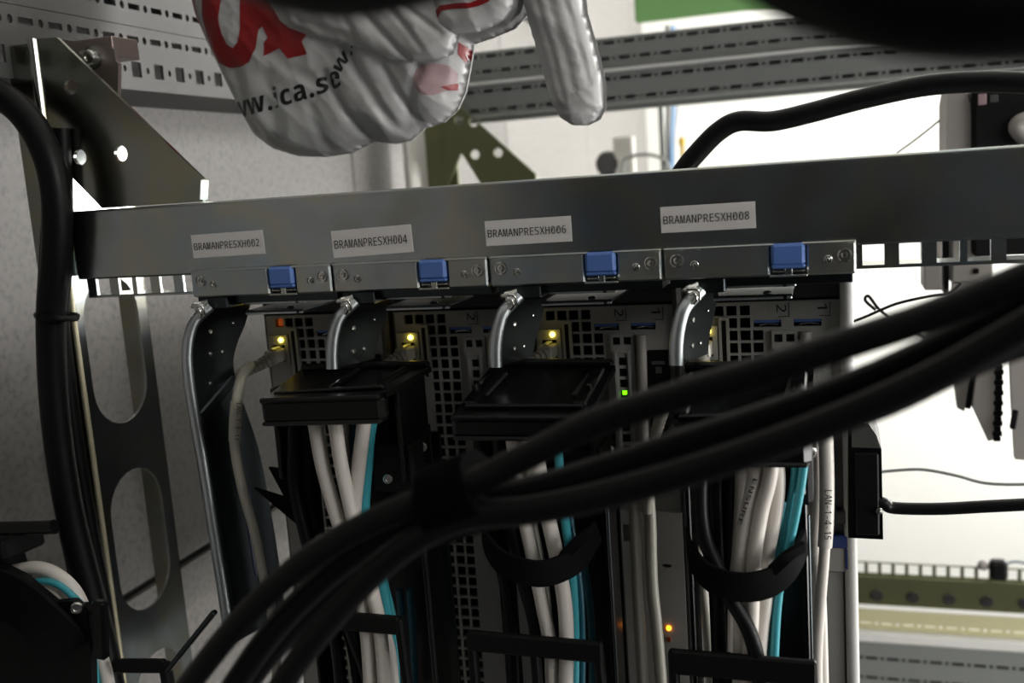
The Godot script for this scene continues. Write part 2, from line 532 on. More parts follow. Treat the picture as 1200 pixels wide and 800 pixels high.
# ---- frame at the left: channel with oval cut-outs, corner plate, slotted rails on the tiles ----
func slot_rows(z0: float, n: int, rows: Array) -> Array:    # rows: [y, slot length, slot height, phase, dot radius]
	var r := []
	for row in rows:
		for k in n:
			var c: float = z0 + 25.0 * k + row[3]
			r.append(rect(c - row[1] / 2, row[0] - row[2] / 2, c + row[1] / 2, row[0] + row[2] / 2))
			if row[4] > 0: r.append(oval(c + 12.5, row[0], row[4], row[4] * 1.2, 8))
	return r
func left_frame() -> void:
	var t := thing("rack_column", "zinc channel column with long oval cut-outs at the left end of the post", "rack column")
	var st := start()
	bx(st, -123, -100, -1400, 153, -21.5, -19.5, 0.6)
	part("front_flange", st, M.yellow_zinc, t)
	st = start()
	tube(st, PackedVector3Array([mm(-100.6, -1400, -19.4), mm(-100.6, 153, -19.4)]), 0.0018, 12, 1)
	part("edge_bead", st, mat(Color(0.8, 0.77, 0.66), 0.5, 0.7), t)
	st = start()
	# web in the z, y plane (u runs away from the viewer)
	var hs := []
	for i in range(-9, 1):
		var top := 11.0 + 129.0 * i
		if top + 3.0 < 150: hs.append(stadium(34.5, top - 97.0, top, 26.0))
	plate(st, rect(0, -1400, 70, 153), hs, mm(-101, 0, -20), Vector3(0, 0, -1), Vector3.UP, 2.0)
	part("web", st, M.zinc, t)
	st = start()
	bx(st, -123, -101, -1400, 153, -91, -89, 0.6)
	part("rear_flange", st, M.yellow_zinc, t)
	# corner plate
	t = thing("corner_plate", "triangular zinc corner plate with three round holes above the post's left end", "corner plate")
	st = start()
	var ol := PackedVector2Array()
	for q in [[36, 46], [68, 44], [240, 210], [239, 236], [121, 244], [83, 205], [47, 150]]:
		var w := P(q[0], q[1], -18)
		ol.append(Vector2(w.x, w.y) * 1000.0)
	var hs2 := []
	for q in [[84, 102], [95, 184], [143, 180]]:
		var w := P(q[0], q[1], -18)
		hs2.append(oval(w.x * 1000, w.y * 1000, 4.6, 4.6, 18))
	plate(st, ol, hs2, mm(0, 0, -17), Vector3.RIGHT, Vector3.UP, 2.5)
	part("plate", st, M.yellow_zinc, t)
	st = start()
	var ra := P(38, 46, -17)
	var rb := P(50, 140, -17)
	tube(st, PackedVector3Array([ra, rb]), 0.0032, 12, 1)
	part("rolled_edge", st, M.chrome, t)
	st = start()
	ra = P(239, 210, -18)
	rb = P(238, 234, -18)
	bar(st, ra, rb, 0.0014, 0.008, Vector3.RIGHT, 0.0003)
	part("edge_return", st, M.zinc, t)
	# mounting plate with bolt behind the corner plate
	t = thing("mounting_plate", "small zinc plate with a bolt behind the triangular corner plate", "mounting plate")
	var c0 := P(62, 46, -34)
	var c1 := P(137, 112, -34)
	st = start()
	var mo := PackedVector2Array()
	for q in [[62, 44], [135, 57], [137, 72], [140, 74], [140, 88], [139, 112], [100, 110], [62, 100]]:
		var w := P(q[0], q[1], -34)
		mo.append(Vector2(w.x, w.y) * 1000.0)
	plate(st, mo, [], mm(0, 0, -33), Vector3.RIGHT, Vector3.UP, 3.0)
	bx(st, -121, c1.x * 1000, c0.y * 1000 - 14, c0.y * 1000 - 2, -60, -36, 0.5)
	part("plate", st, mat(Color(0.6, 0.55, 0.53), 0.42, 0.9), t)
	st = start()
	var bp := P(110, 68, -33)
	lathe(st, bp, Vector3.BACK, [[7.0, 0], [7.0, 1.6], [4.6, 1.8], [4.6, 4.6], [3.8, 5.4], [2.4, 5.6], [2.2, 4.4], [0, 4.4]], 18)
	part("bolt", st, M.chrome, t)
	st = start()
	bp = P(94, 62, -33)
	bar(st, bp, bp + mm(12, -1.5, 2), 0.003, 0.003, Vector3.UP, 0.001)
	part("clip", st, M.chrome, t)
	# two slotted rails lying on the tiles, running away from the viewer
	var labels := ["slotted light grey rail behind the corner plate, lower of the two on the left", "slotted light grey rail above the lower one at the top left corner"]
	for i in 2:
		st = start()
		var n := 30
		if i == 0:
			plate(st, rect(-300, 134, 540, 177.6), slot_rows(-289.4, n, [[169.0, 12, 5, 0.0, 2.3], [148.2, 10.5, 10.5, 0.0, 1.9]]), mm(-120, 0, 0), Vector3(0, 0, -1), Vector3.UP, 2.0)
			bx(st, -199, -121, 134, 136, -540, 300)
		else:
			plate(st, rect(-300, 178.2, 540, 214), slot_rows(-283.6, n, [[191.6, 12, 5, 0.0, 2.3]]), mm(-120.4, 0, 0), Vector3(0, 0, -1), Vector3.UP, 2.0)
			bx(st, -199, -121, 212, 214, -540, 300)
		single("slotted_rail", st, M.frame_paint, labels[i], "rail")

# ---- the frame across the far side of the rack ----
func far_frame() -> void:
	var st := start()
	var labels := ["dark grey slotted rail across the top background, upper of two", "dark grey slotted rail across the top background, below the upper one"]
	for i in 2:
		st = start()
		var a := 175.5 if i == 0 else 137.0
		var rows := [[189.5, 15, 4.5, 0.0, 2.0], [207.5, 15, 4.5, 7.0, 2.0]] if i == 0 else [[165.5, 15, 4.5, 0.0, 2.0], [142.5, 15, 4.5, 5.0, 2.0]]
		plate(st, rect(-190, a, 800, a + 38), slot_rows(-170.0, 38, rows), mm(0, 0, -755), Vector3.RIGHT, Vector3.UP, 2.5)
		bx(st, -190, 800, a - 1.2, a + 0.8, -800, -755.5, 0.4)
		bx(st, -190, 800, a + 36.5, a + 38.5, -800, -755.5, 0.4)
		var fr := thing("far_rail", labels[i], "rail")
		part("slotted_face", st, M.rail_grey, fr)
		if i == 0:
			st = start()
			bx(st, -190, 800, 173.4, 176.6, -757, -748, 1.2)
			part("bright_lip", st, M.trim, fr)
	st = start()
	bx(st, -198, 800, 130, 220, -815, -803, 1)
	single("far_beam", st, M.frame_grey, "solid dark beam carrying the two slotted rails in the top background", "beam")
	# far column with gusset below the rails
	var t := thing("far_column", "dark olive column with a pierced triangular gusset in the background under the bag", "rack column")
	st = start()
	bx(st, -160, -116, -1400, 150, -752, -748, 0.8)
	part("column_face", st, M.olive, t)
	st = start()
	bx(st, -165, -158, -1400, 150, -752, -690, 0.8)
	part("column_flange", st, M.pale, t)
	st = start()
	var ol := PackedVector2Array()
	for q in [[522, 126], [534, 120], [628, 204], [628, 240], [520, 240]]:
		var w := P(q[0], q[1], -742)
		ol.append(Vector2(w.x, w.y) * 1000.0)
	var hs := []
	for q in [[555, 143], [584, 179], [557, 181], [538, 141]]:
		var w := P(q[0], q[1], -742)
		hs.append(oval(w.x * 1000, w.y * 1000, 6, 6, 14))
	var w0 := P(541, 181, -742) * 1000.0
	hs.append(PackedVector2Array([Vector2(w0.x - 22, w0.y - 40), Vector2(w0.x + 24, w0.y - 40), Vector2(w0.x, w0.y + 2)]))
	plate(st, ol, hs, mm(0, 0, -741), Vector3.RIGHT, Vector3.UP, 4.0)
	part("gusset", st, M.olive, t)
	# lower frame: the far post with square holes, cream strip and slotted rail at the lower right
	t = thing("far_post", "olive tinted post with a row of square holes at the lower right background", "rack post")
	var z := -800.0
	var yt := P(1100, 662, z).y * 1000.0
	var ym := P(1100, 676, z).y * 1000.0
	var yb := P(1100, 711, z).y * 1000.0
	st = start()
	var hh := []
	for k in 60:
		hh.append(rect(-8 + 15.9 * k, ym + 1.0, 3.6 + 15.9 * k, yt - 1.6))
	plate(st, rect(-199, ym - 2, 800, yt), hh, mm(0, 0, z), Vector3.RIGHT, Vector3.UP, 2.0)
	part("hole_strip", st, M.olive, t)
	st = start()
	bx(st, -199, 800, yb, ym - 1, z - 4, z + 6, 1.0)
	part("post_face", st, M.olive, t)
	st = start()
	var yl := P(1100, 699, z).y * 1000.0
	for k in 12:
		st = start()
		lathe(st, mm(300 + 42.0 * k, yl, z + 6), Vector3.BACK, [[7.5, 0], [7.5, 1.0], [0, 1.4]], 14)
		part("rivet", st, M.chrome, t)
	t = thing("far_base_rail", "slotted cream and grey base rail below the olive post at the lower right", "rail")
	var c1 := P(1100, 714, z).y * 1000.0
	var c2 := P(1100, 737, z).y * 1000.0
	st = start()
	plate(st, rect(-199, c2, 800, c1), slot_rows(-180, 38, [[c2 + 8, 13, 3, 0.0, 1.8]]), mm(0, 0, z + 12), Vector3.RIGHT, Vector3.UP, 2.0)
	part("cream_strip", st, M.cream, t)
	st = start()
	var c3 := P(1100, 750, z).y * 1000.0
	bx(st, -199, 800, c3, c2, z + 8, z + 22, 3.0)
	part("bright_edge", st, M.wall, t)
	st = start()
	var c4 := P(1100, 900, z).y * 1000.0
	var r1 := P(1100, 769, z).y * 1000.0
	var r2 := P(1100, 792, z).y * 1000.0
	plate(st, rect(-199, c4, 800, c3), slot_rows(-174, 38, [[r1, 15, 5, 0.0, 2.2], [r2, 15, 5, 0.0, 2.2]]), mm(0, 0, z + 18), Vector3.RIGHT, Vector3.UP, 2.0)
	bx(st, -199, 800, c3 - 1, c3 + 1, z - 30, z + 18)
	part("grey_rail", st, M.frame_grey, t)
	st = start()
	bx(st, -199, 800, c4, c3 - 2, z - 32, z - 24)
	part("rail_backing", st, M.black_matte, t)

# ---- servers ----
func server(k: int) -> void:
	var where := ["first from the tiled wall", "second from the tiled wall", "third from the tiled wall, with a green lamp", "nearest the white gap"]
	var t := thing("server", "grey vented server back with yellow lamp, " + where[k], "server", "", mm(88.9 * k, 0, -72))
	var st := start()
	var holes := []
	holes.append(rect(7.7, -28, 13.3, -22.5))
	holes.append(rect(14.6, -28, 20.2, -22.5))
	holes.append(rect(21.5, -28, 27.2, -22.5))
	holes.append(rect(28.8, -28, 34.3, -22.5))
	for row in range(1, 40):
		var y := -25.2 - 6.9 * row
		for c in 3:
			if c == 2 and row < 2: continue
			holes.append(rect([22.6, 28.7, 35.5][c], y - 2.8, [27.3, 34.3, 41.0][c], y + 2.8))
	holes.append(rect(36, -34.6, 50.6, -30.6))
	holes.append(rect(57, -34.6, 71.4, -30.6))
	plate(st, rect(1, -300, 81.5, -20.6), holes, Vector3.ZERO, Vector3.RIGHT, Vector3.UP, 2.5)
	part("back_panel", st, M.server, t)
	st = start()
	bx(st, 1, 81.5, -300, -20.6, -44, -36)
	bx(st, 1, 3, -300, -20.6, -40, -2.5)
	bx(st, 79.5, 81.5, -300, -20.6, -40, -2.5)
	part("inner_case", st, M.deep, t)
	st = start()
	bx(st, 1, 81.5, -300, -12.6, -660, -92, 1.0)
	part("outer_case", st, M.server_dark, t)
	st = start()
	bx(st, 1, 82.5, -20, -9.5, -90, -3, 0.8)
	bx(st, 1, 82.5, -12.4, -9, -90, 0.5, 0.8)
	part("lid", st, M.server_dark, t)
	st = start()
	bx(st, 81.4, 86.6, -300, -8, -60, 4, 2.2)
	bx(st, 0.2, 1.2, -300, -8, -60, 0.5, 0.3)
	if k == 3: tube(st, PackedVector3Array([mm(84.2, -300, 4.2), mm(84.2, -8, 4.2)]), 0.0034, 16, 1)
	part("side_rail", st, M.trim if k == 3 else M.frame_paint, t)
	# vertical slot with rim, ports' frame
	st = start()
	plate(st, rect(17.4, -62, 23.0, -28.6), [rect(18.8, -60.6, 21.4, -30.2)], mm(0, 0, 1.6), Vector3.RIGHT, Vector3.UP, 1.6)
	part("slot_rim", st, M.server, t)
	st = start()
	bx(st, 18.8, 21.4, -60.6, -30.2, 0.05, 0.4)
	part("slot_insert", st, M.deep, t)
	st = start()
	var fh := [rect(46.8, -42.6, 51.2, -38.2), rect(53.0, -42.6, 57.4, -38.2)]
	for i in 12: fh.append(rect(49.6, -54.5 - 6.4 * i, 54.4, -49.8 - 6.4 * i))
	plate(st, rect(45.6, -130, 59.2, -36.2), fh, mm(0, 0, 2.4), Vector3.RIGHT, Vector3.UP, 2.4)
	part("port_plate", st, M.server, t)
	st = start()
	plate(st, rect(47.6, -128, 56.6, -46), [rect(48.8, -126.8, 55.4, -47.2)], mm(0, 0, 3.6), Vector3.RIGHT, Vector3.UP, 1.2)
	part("port_rim", st, M.server, t)
	st = start()
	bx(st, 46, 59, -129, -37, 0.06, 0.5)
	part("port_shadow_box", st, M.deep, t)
	st = start()
	tube(st, PackedVector3Array([mm(63.4, -37, 2.5), mm(63.0, -60, 3), mm(61.6, -120, 3)]), 0.0029, 12, 3)
	part("handle_bar", st, M.device, t)
	st = start()
	if k == 3:
		bx(st, 59.8, 76, -120, -41.5, 0, 2.2, 0.4)
		part("cover_plate", st, M.server, t)
		st = start()
		for i in 14:
			bx(st, 64 + (i % 3) * 3.4, 66.4 + (i % 3) * 3.4, -50.0 - 3.0 * (i / 3), -48.4 - 3.0 * (i / 3), 2.1, 2.7, 0.2)
		part("raised_marks", st, M.server, t)
	else:
		bx(st, 66.4, 78.6, -98, -46, 0, 3.0, 0.6)
		part("power_module", st, M.black_matte, t)
		st = start()
		for i in 4: bx(st, 68.0, 75.5 - (i % 2) * 1.5, -70.0 - 3.6 * i, -68.4 - 3.6 * i, 2.9, 3.2, 0.1)
		bx(st, 68.8, 76.0, -54, -52, 2.9, 3.2, 0.1)
		bx(st, 70.8, 74.2, -59, -55.4, 2.9, 3.2, 0.1)
		part("module_marks", st, mat(Color(0.3, 0.3, 0.3), 0.6), t)
	# slot tabs in blue with corner marks and digits printed sideways
	for i in 2:
		var x := 36.0 + 21.0 * i
		st = start()
		bx(st, x + 0.2, x + 14.2, -32.4, -30.6, -5, -1.0, 0.3)
		part("blue_tab", st, M.blue, t)
		st = start()
		tube(st, PackedVector3Array([mm(x + 3, -33.8, -3), mm(x + 8, -33.0, -2.2), mm(x + 13, -33.6, -2.6)]), 0.0006, 6, 3)
		part("tab_spring", st, M.chrome, t)
		st = start()
		bx(st, x + 18.6, x + 19.0, -29.0, -21.6, 0, 0.35)
		bx(st, x + 13.2, x + 19.0, -29.2, -28.8, 0, 0.35)
		part("corner_mark", st, M.server_dark, t)
		letters("digit", ["2", "1"][i], M.ink, t, mm(x + 12.4, -22.4, 0.05), Vector3(0, -1, 0), Vector3(1, 0, 0), 4.2 if i == 0 else 3.0, 5.0)
	# network jack with its lamp
	st = start()
	plate(st, rect(2.5, -52, 16.5, -33), [rect(5, -50, 14, -39)], mm(0, 0, 2.2), Vector3.RIGHT, Vector3.UP, 2.2)
	part("network_jack", st, M.server, t)
	st = start()
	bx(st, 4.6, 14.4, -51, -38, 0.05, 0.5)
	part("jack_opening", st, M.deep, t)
	st = start()
	lathe(st, mm(11.9, -35.8, 2.2), Vector3.BACK, [[1.5, 0], [1.5, 0.8], [1.0, 1.4], [0, 1.6]], 14)
	part("lamp_led", st, M.led_yellow, t)
	var l := OmniLight3D.new()
	l.name = "led_light"
	l.light_color = Color(1.0, 0.85, 0.15)
	l.light_energy = 0.000008
	l.omni_range = 4.0
	l.omni_attenuation = 2.0
	l.light_size = 0.001
	l.shadow_enabled = true
	t.add_child(l)
	l.position = mm(11.9, -35.8, 4.6)
	if k == 2:
		st = start()
		bx(st, 51.0, 53.4, -71.6, -68.8, 0.4, 2.2, 0.3)
		part("green_led", st, M.led_green, t)
		st = start()
		lathe(st, mm(71.5, -210, 4.6), Vector3.BACK, [[1.4, 0], [1.4, 0.8], [0, 1.4]], 12)
		part("orange_led", st, M.led_orange, t)
		st = start()
		bx(st, 70.4, 72.6, -218.6, -215.6, 4.5, 5.2, 0.2)
		part("orange_led", st, mat(Color(0.6, 0.25, 0.05), 0.3), t)
	if k == 0:
		st = start()
		bx(st, 8.4, 12.6, -27.6, -23, -5, -2, 0.4)
		part("orange_led", st, glow(Color(0.8, 0.35, 0.05), 0.25), t)
	if k == 2:
		# grey supply module low in the panel
		st = start()
		plate(st, rect(42, -300, 82, -140), [rect(47, -158, 54, -148), oval(55, -164, 2.4, 1.8, 10), oval(72, -172, 2.8, 1.2, 10)], mm(0, 0, 4.5), Vector3.RIGHT, Vector3.UP, 4.0)
		part("supply_module", st, M.server, t)
	if k == 3:
		st = start()
		plate(st, rect(76, -300, 81, -90), [rect(77.2, -180, 79.8, -160)], mm(0, 0, 1.0), Vector3.RIGHT, Vector3.UP, 1.0)
		part("edge_strip", st, M.server_dark, t)
		st = start()
		bx(st, 76.5, 83.5, -142.5, -135, 2, 6.5, 0.5)
		part("square_knob", st, M.server_dark, t)
		st = start()
		bx(st, 73, 83.5, -156, -149, 2, 7, 0.5)
		bx(st, 81.0, 84.0, -168, -156, 2, 7, 0.5)
		part("blue_release", st, M.navy, t)
		st = start()
		bx(st, 81.6, 84.4, -45, -22, 2, 4.8, 0.4)
		part("blue_strip", st, M.navy, t)
		st = start()
		bx(st, 70, 81, -170, -156, 1, 6, 0.5)
		bx(st, 70, 80, -260, -170, 1, 4, 0.5)
		part("release_block", st, M.server, t)

# ---- sliding rail ends under the post ----
func rivet(st: SurfaceTool, c: Vector3, r: float) -> void:
	lathe(st, c, Vector3.BACK, [[r, -0.2], [r, 0.9], [r * 0.84, 1.1], [r * 0.74, 0.1], [r * 0.56, 0.1], [r * 0.48, 0.9], [r * 0.28, 1.1], [r * 0.22, 0.3], [0, 0.3]], 18)
func slide_rail(k: int) -> void:
	var where := ["below the sticker nearest the tiled wall", "below the second sticker from the tiled wall", "below the third sticker from the tiled wall", "at the end of the row, beside the white gap"]
	var t := thing("slide_rail", "zinc slide end with blue latch, " + where[k], "slide rail", "", mm(88.9 * k, 0, 0))
	var st := start()
	# folded end bracket in two pieces with the latch opening between them
	bx(st, 0.7, 50.2, 0.6, 15.8, -8, 0, 0.9)
	bx(st, 66.8, 88.4, 0.6, 15.8, -8, 0, 0.9)
	bx(st, 50, 67, 0.2, 1.2, -8, 0.6, 0.2)
	bx(st, 50, 67, 1, 15.4, -8, -6.5)
	bx(st, 0.7, 88.4, 14.6, 15.9, -7.8, 0.2, 0.4)
	part("end_bracket", st, M.satin_zinc, t)
	for q in [[7.2, 9.9, 3.3], [15.5, 7.7, 2.0], [76.2, 7.7, 1.9], [83.5, 9.3, 3.2]]:
		st = start()
		rivet(st, mm(q[0], q[1], 0.1), q[2])
		part("rivet", st, M.chrome, t)
	st = start()
	bx(st, 50.9, 66.2, 5.4, 15.9, -5, 1.5, 1.4)
	bx(st, 50.9, 66.2, 4.2, 6.2, -5, 0.9, 0.7)
	part("blue_latch", st, M.blue, t)
	for s in [0, 1]:
		st = start()
		var x0: float = 52.0 + 8.8 * s
		for i in 6: lathe(st, mm(x0 + 0.8 * i, 2.9, -1.6), Vector3.RIGHT, [[0.7, 0], [1.3, 0.25], [0.7, 0.5]], 10)
		tube(st, PackedVector3Array([mm(x0 - 0.6, 2.9, -1.6), mm(x0 + 5.2, 2.9, -1.6)]), 0.0007, 8, 1)
		part("latch_spring", st, M.chrome, t)
	st = start()
	bx(st, 57, 60.4, 0.8, 4.4, -4, 0.2, 0.4)
	part("latch_tab", st, M.zinc, t)
	# two sheet shelves below, their front edges catching the light
	for i in 2:
		var y: float = [-5.2, -11.2][i]
		st = start()
		plate(st, rect(21.0 + 0.5 * i, -75, 61.0 - 2.0 * i, -19), [], mm(0, y, 0), Vector3.RIGHT, Vector3(0, 0, 1), 1.1)
		bx(st, 42, 53, y - 1.3, y + 0.3, -22, -18.4, 0.4)
		bx(st, 54.5, 57, y - 1.4, y + 0.6, -21, -18.2, 0.4)
		part("lower_shelf", st, M.dark_steel, t)
		st = start()
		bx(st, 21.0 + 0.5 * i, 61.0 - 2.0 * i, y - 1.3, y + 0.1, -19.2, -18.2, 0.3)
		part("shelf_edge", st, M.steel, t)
		st = start()
		lathe(st, mm(47, y, -26), Vector3.UP, [[2.2, 0], [2.2, 1.2], [1.3, 2.2], [0, 2.2]], 12)
		part("shelf_stud", st, M.chrome, t)
	st = start()
	bx(st, 2, 87, -4.4, 1.0, -78, -9, 0.4)
	part("rail_body", st, M.dark_steel, t)

# ---- curved sheet arms hanging from the slides ----
func support_arm(k: int) -> void:
	var where := ["longest one, uncovered", "above the leftmost carrier", "above the middle carrier", "above the rightmost carrier"]
	var t := thing("support_arm", "curved steel arm with rolled bright edge, " + where[k], "support arm", "", mm(88.9 * k + [-1.5, 0.6, 4.2, 7.0][k], 0, 0))
	# front edge profile: y, x, z
	var fr := [[-5.0, 10.0, -4.0], [-12.0, 3.5, 2.0], [-20.0, 0.6, 5.0], [-30.0, -0.9, 7.0], [-42.0, -1.2, 8.0], [-60.0, -0.8, 8.0], [-95.0, 0.4, 7.0], [-140.0, 1.6, 6.0], [-180.0, 2.4, 5.0], [-205, 2.8, 5]]
	var edge := PackedVector3Array()
	var whole := k == 0     # the others end inside the carriers hung over them
	for q in fr:
		if whole or q[0] > -38.0: edge.append(mm(q[1], q[0], q[2]))
	if not whole: edge.append(mm(-1.2, -39.5, 8.0))
	var st := start()
	tube(st, edge, 0.0036, 14, 6, 0.8, Vector3.RIGHT)
	part("rolled_edge", st, M.steel, t)
	# the sheet behind it: swept between the front edge and a waisted rear edge
	var rear := [[-7.0, 14.5, -38.0], [-12.0, 13.5, -36.0], [-20.0, 12.5, -32.0], [-30.0, 10.5, -25.0], [-42.0, 9.5, -20.0], [-60.0, 10.5, -22.0], [-95.0, 13.5, -30.0], [-140.0, 15.0, -34.0], [-180.0, 15.5, -36.0], [-205, 15.5, -36]]
	var re := PackedVector3Array()
	for q in rear:
		if whole or q[0] > -38.0: re.append(mm(q[1], q[0], q[2]))
	if not whole: re.append(mm(9.6, -39.5, -20.5))
	var a := smooth_path(edge, 4)
	var b := smooth_path(re, 4)
	st = start()
	var up := Vector3.UP
	for i in a.size() - 1:
		var n := (a[i + 1] - a[i]).cross(b[i] - a[i]).normalized()
		if n.x < 0: n = -n
		var o := n * 0.0009
		face(st, [a[i] + o, b[i] + o, b[i + 1] + o, a[i + 1] + o], n)
		face(st, [a[i] - o, b[i] - o, b[i + 1] - o, a[i + 1] - o], -n)
		face(st, [b[i] - o, b[i] + o, b[i + 1] + o, b[i + 1] - o], (b[i] - a[i]).normalized())
	part("arm_sheet", st, M.dark_steel if k == 0 else M.mid_steel, t)
	st = start()
	var nf := Vector3(0.93, 0, 0.37)
	for q in [[8, 0.35, 1.5], [13, 0.45, 1.3], [13, 0.7, 1.0], [18, 0.42, 1.2], [7, 0.75, 0.7]]:
		if q[0] >= a.size(): continue
		var c: Vector3 = a[q[0]].lerp(b[q[0]], q[1])
		lathe(st, c + nf * 0.0008, nf, [[q[2], 0], [q[2] * 0.9, 0.7], [0, 0.9]], 10)
	part("punched_studs", st, M.chrome, t)
	# raised stiffening rib across the sheet
	if k > 0:
		arm_clip(t)
		return
	st = start()
	bar(st, a[21].lerp(b[21], 0.12) + nf * 0.001, b[18] + nf * 0.0005, 0.0022, 0.006, nf, 0.0009)
	bar(st, a[21].lerp(b[21], 0.12) + nf * 0.001, a[34].lerp(b[34], 0.14) + nf * 0.001, 0.002, 0.0025, nf, 0.0006)
	part("stiffening_rib", st, M.dark_steel, t)
	if k == 0:
		st = start()
		bar(st, a[26].lerp(b[26], 0.62) + nf * 0.0012, a[31].lerp(b[31], 0.62) + nf * 0.0012, 0.006, 0.001, Vector3(0.37, 0, -0.93), 0.0002)
		part("blue_patch", st, mat(Color(0.08, 0.12, 0.35), 0.4), t)
	arm_clip(t)
func arm_clip(t: Node3D) -> void:      # bright spring clip where the arm hooks the slide
	var st := start()
	tube(st, PackedVector3Array([mm(3, -4.5, 2), mm(4, -3.6, 4), mm(9, -3.6, 4), mm(10.5, -5.5, 3.5), mm(10.2, -9, 2.6)]), 0.0010, 8, 4)
	tube(st, PackedVector3Array([mm(6, -6, 4), mm(8.4, -5.6, 4.6), mm(9.0, -8.5, 4), mm(7.2, -10.5, 3.2)]), 0.0010, 8, 4)
	bar(st, mm(4, -4.4, 1), mm(15, -1.0, -9), 0.004, 0.0014, Vector3.UP, 0.0004)
	part("spring_clip", st, M.chrome, t)
	st = start()
	bx(st, 3, 22, -6.5, 0.4, -30, -3, 0.6)
	part("hook_block", st, M.dark_steel, t)

# ---- black cable carriers hung in front of the servers ----
func ribbon(st: SurfaceTool, pts: PackedVector3Array, h: float, t: float, up: Vector3, per := 5) -> void:   # a strap: h along up, t thick (metres)
	var p := smooth_path(pts, per)
	var rows := []
	for i in p.size():
		var d := (p[mini(i + 1, p.size() - 1)] - p[maxi(i - 1, 0)]).normalized()
		var v := (up - d * up.dot(d)).normalized()
		var n := d.cross(v).normalized()
		rows.append([p[i] - v * h / 2 + n * t / 2, p[i] + v * h / 2 + n * t / 2, p[i] + v * h / 2 - n * t / 2, p[i] - v * h / 2 - n * t / 2, n, v])
	for i in p.size() - 1:
		var a: Array = rows[i]
		var b: Array = rows[i + 1]
		for k in 4:
			var na: Vector3 = [a[4], a[5], -a[4], -a[5]][k]
			var nb: Vector3 = [b[4], b[5], -b[4], -b[5]][k]
			var j := (k + 1) % 4
			tri(st, a[k], a[j], b[j], na, na, nb)
			tri(st, a[k], b[j], b[k], na, nb, nb)
	for e in [0, p.size() - 1]:
		var r: Array = rows[e]
		face(st, [r[0], r[1], r[2], r[3]], (p[e] - p[1 if e == 0 else e - 1]).normalized())
func slab(st: SurfaceTool, q: Array, t: float) -> void:   # four corners (in order) with thickness t below
	var n: Vector3 = (q[1] - q[0]).cross(q[3] - q[0]).normalized()
	if n.y < 0: n = -n
	face(st, q, n)
	var lo := []
	for p in q: lo.append(p - n * t)
	face(st, lo, -n)
	var c: Vector3 = (q[0] + q[2]) / 2
	for i in 4:
		var j := (i + 1) % 4
		var m: Vector3 = (q[i] + q[j]) / 2 - c
		var d: Vector3 = (q[j] - q[i]).normalized()
		face(st, [q[i], q[j], lo[j], lo[i]], (m - d * m.dot(d)).normalized())
func screw(st: SurfaceTool, c: Vector3, ax: Vector3, r: float) -> void:
	lathe(st, c, ax, [[r, 0], [r, 1.0], [r * 0.85, 1.5], [r * 0.5, 1.6], [r * 0.45, 0.9], [0, 0.9]], 16)
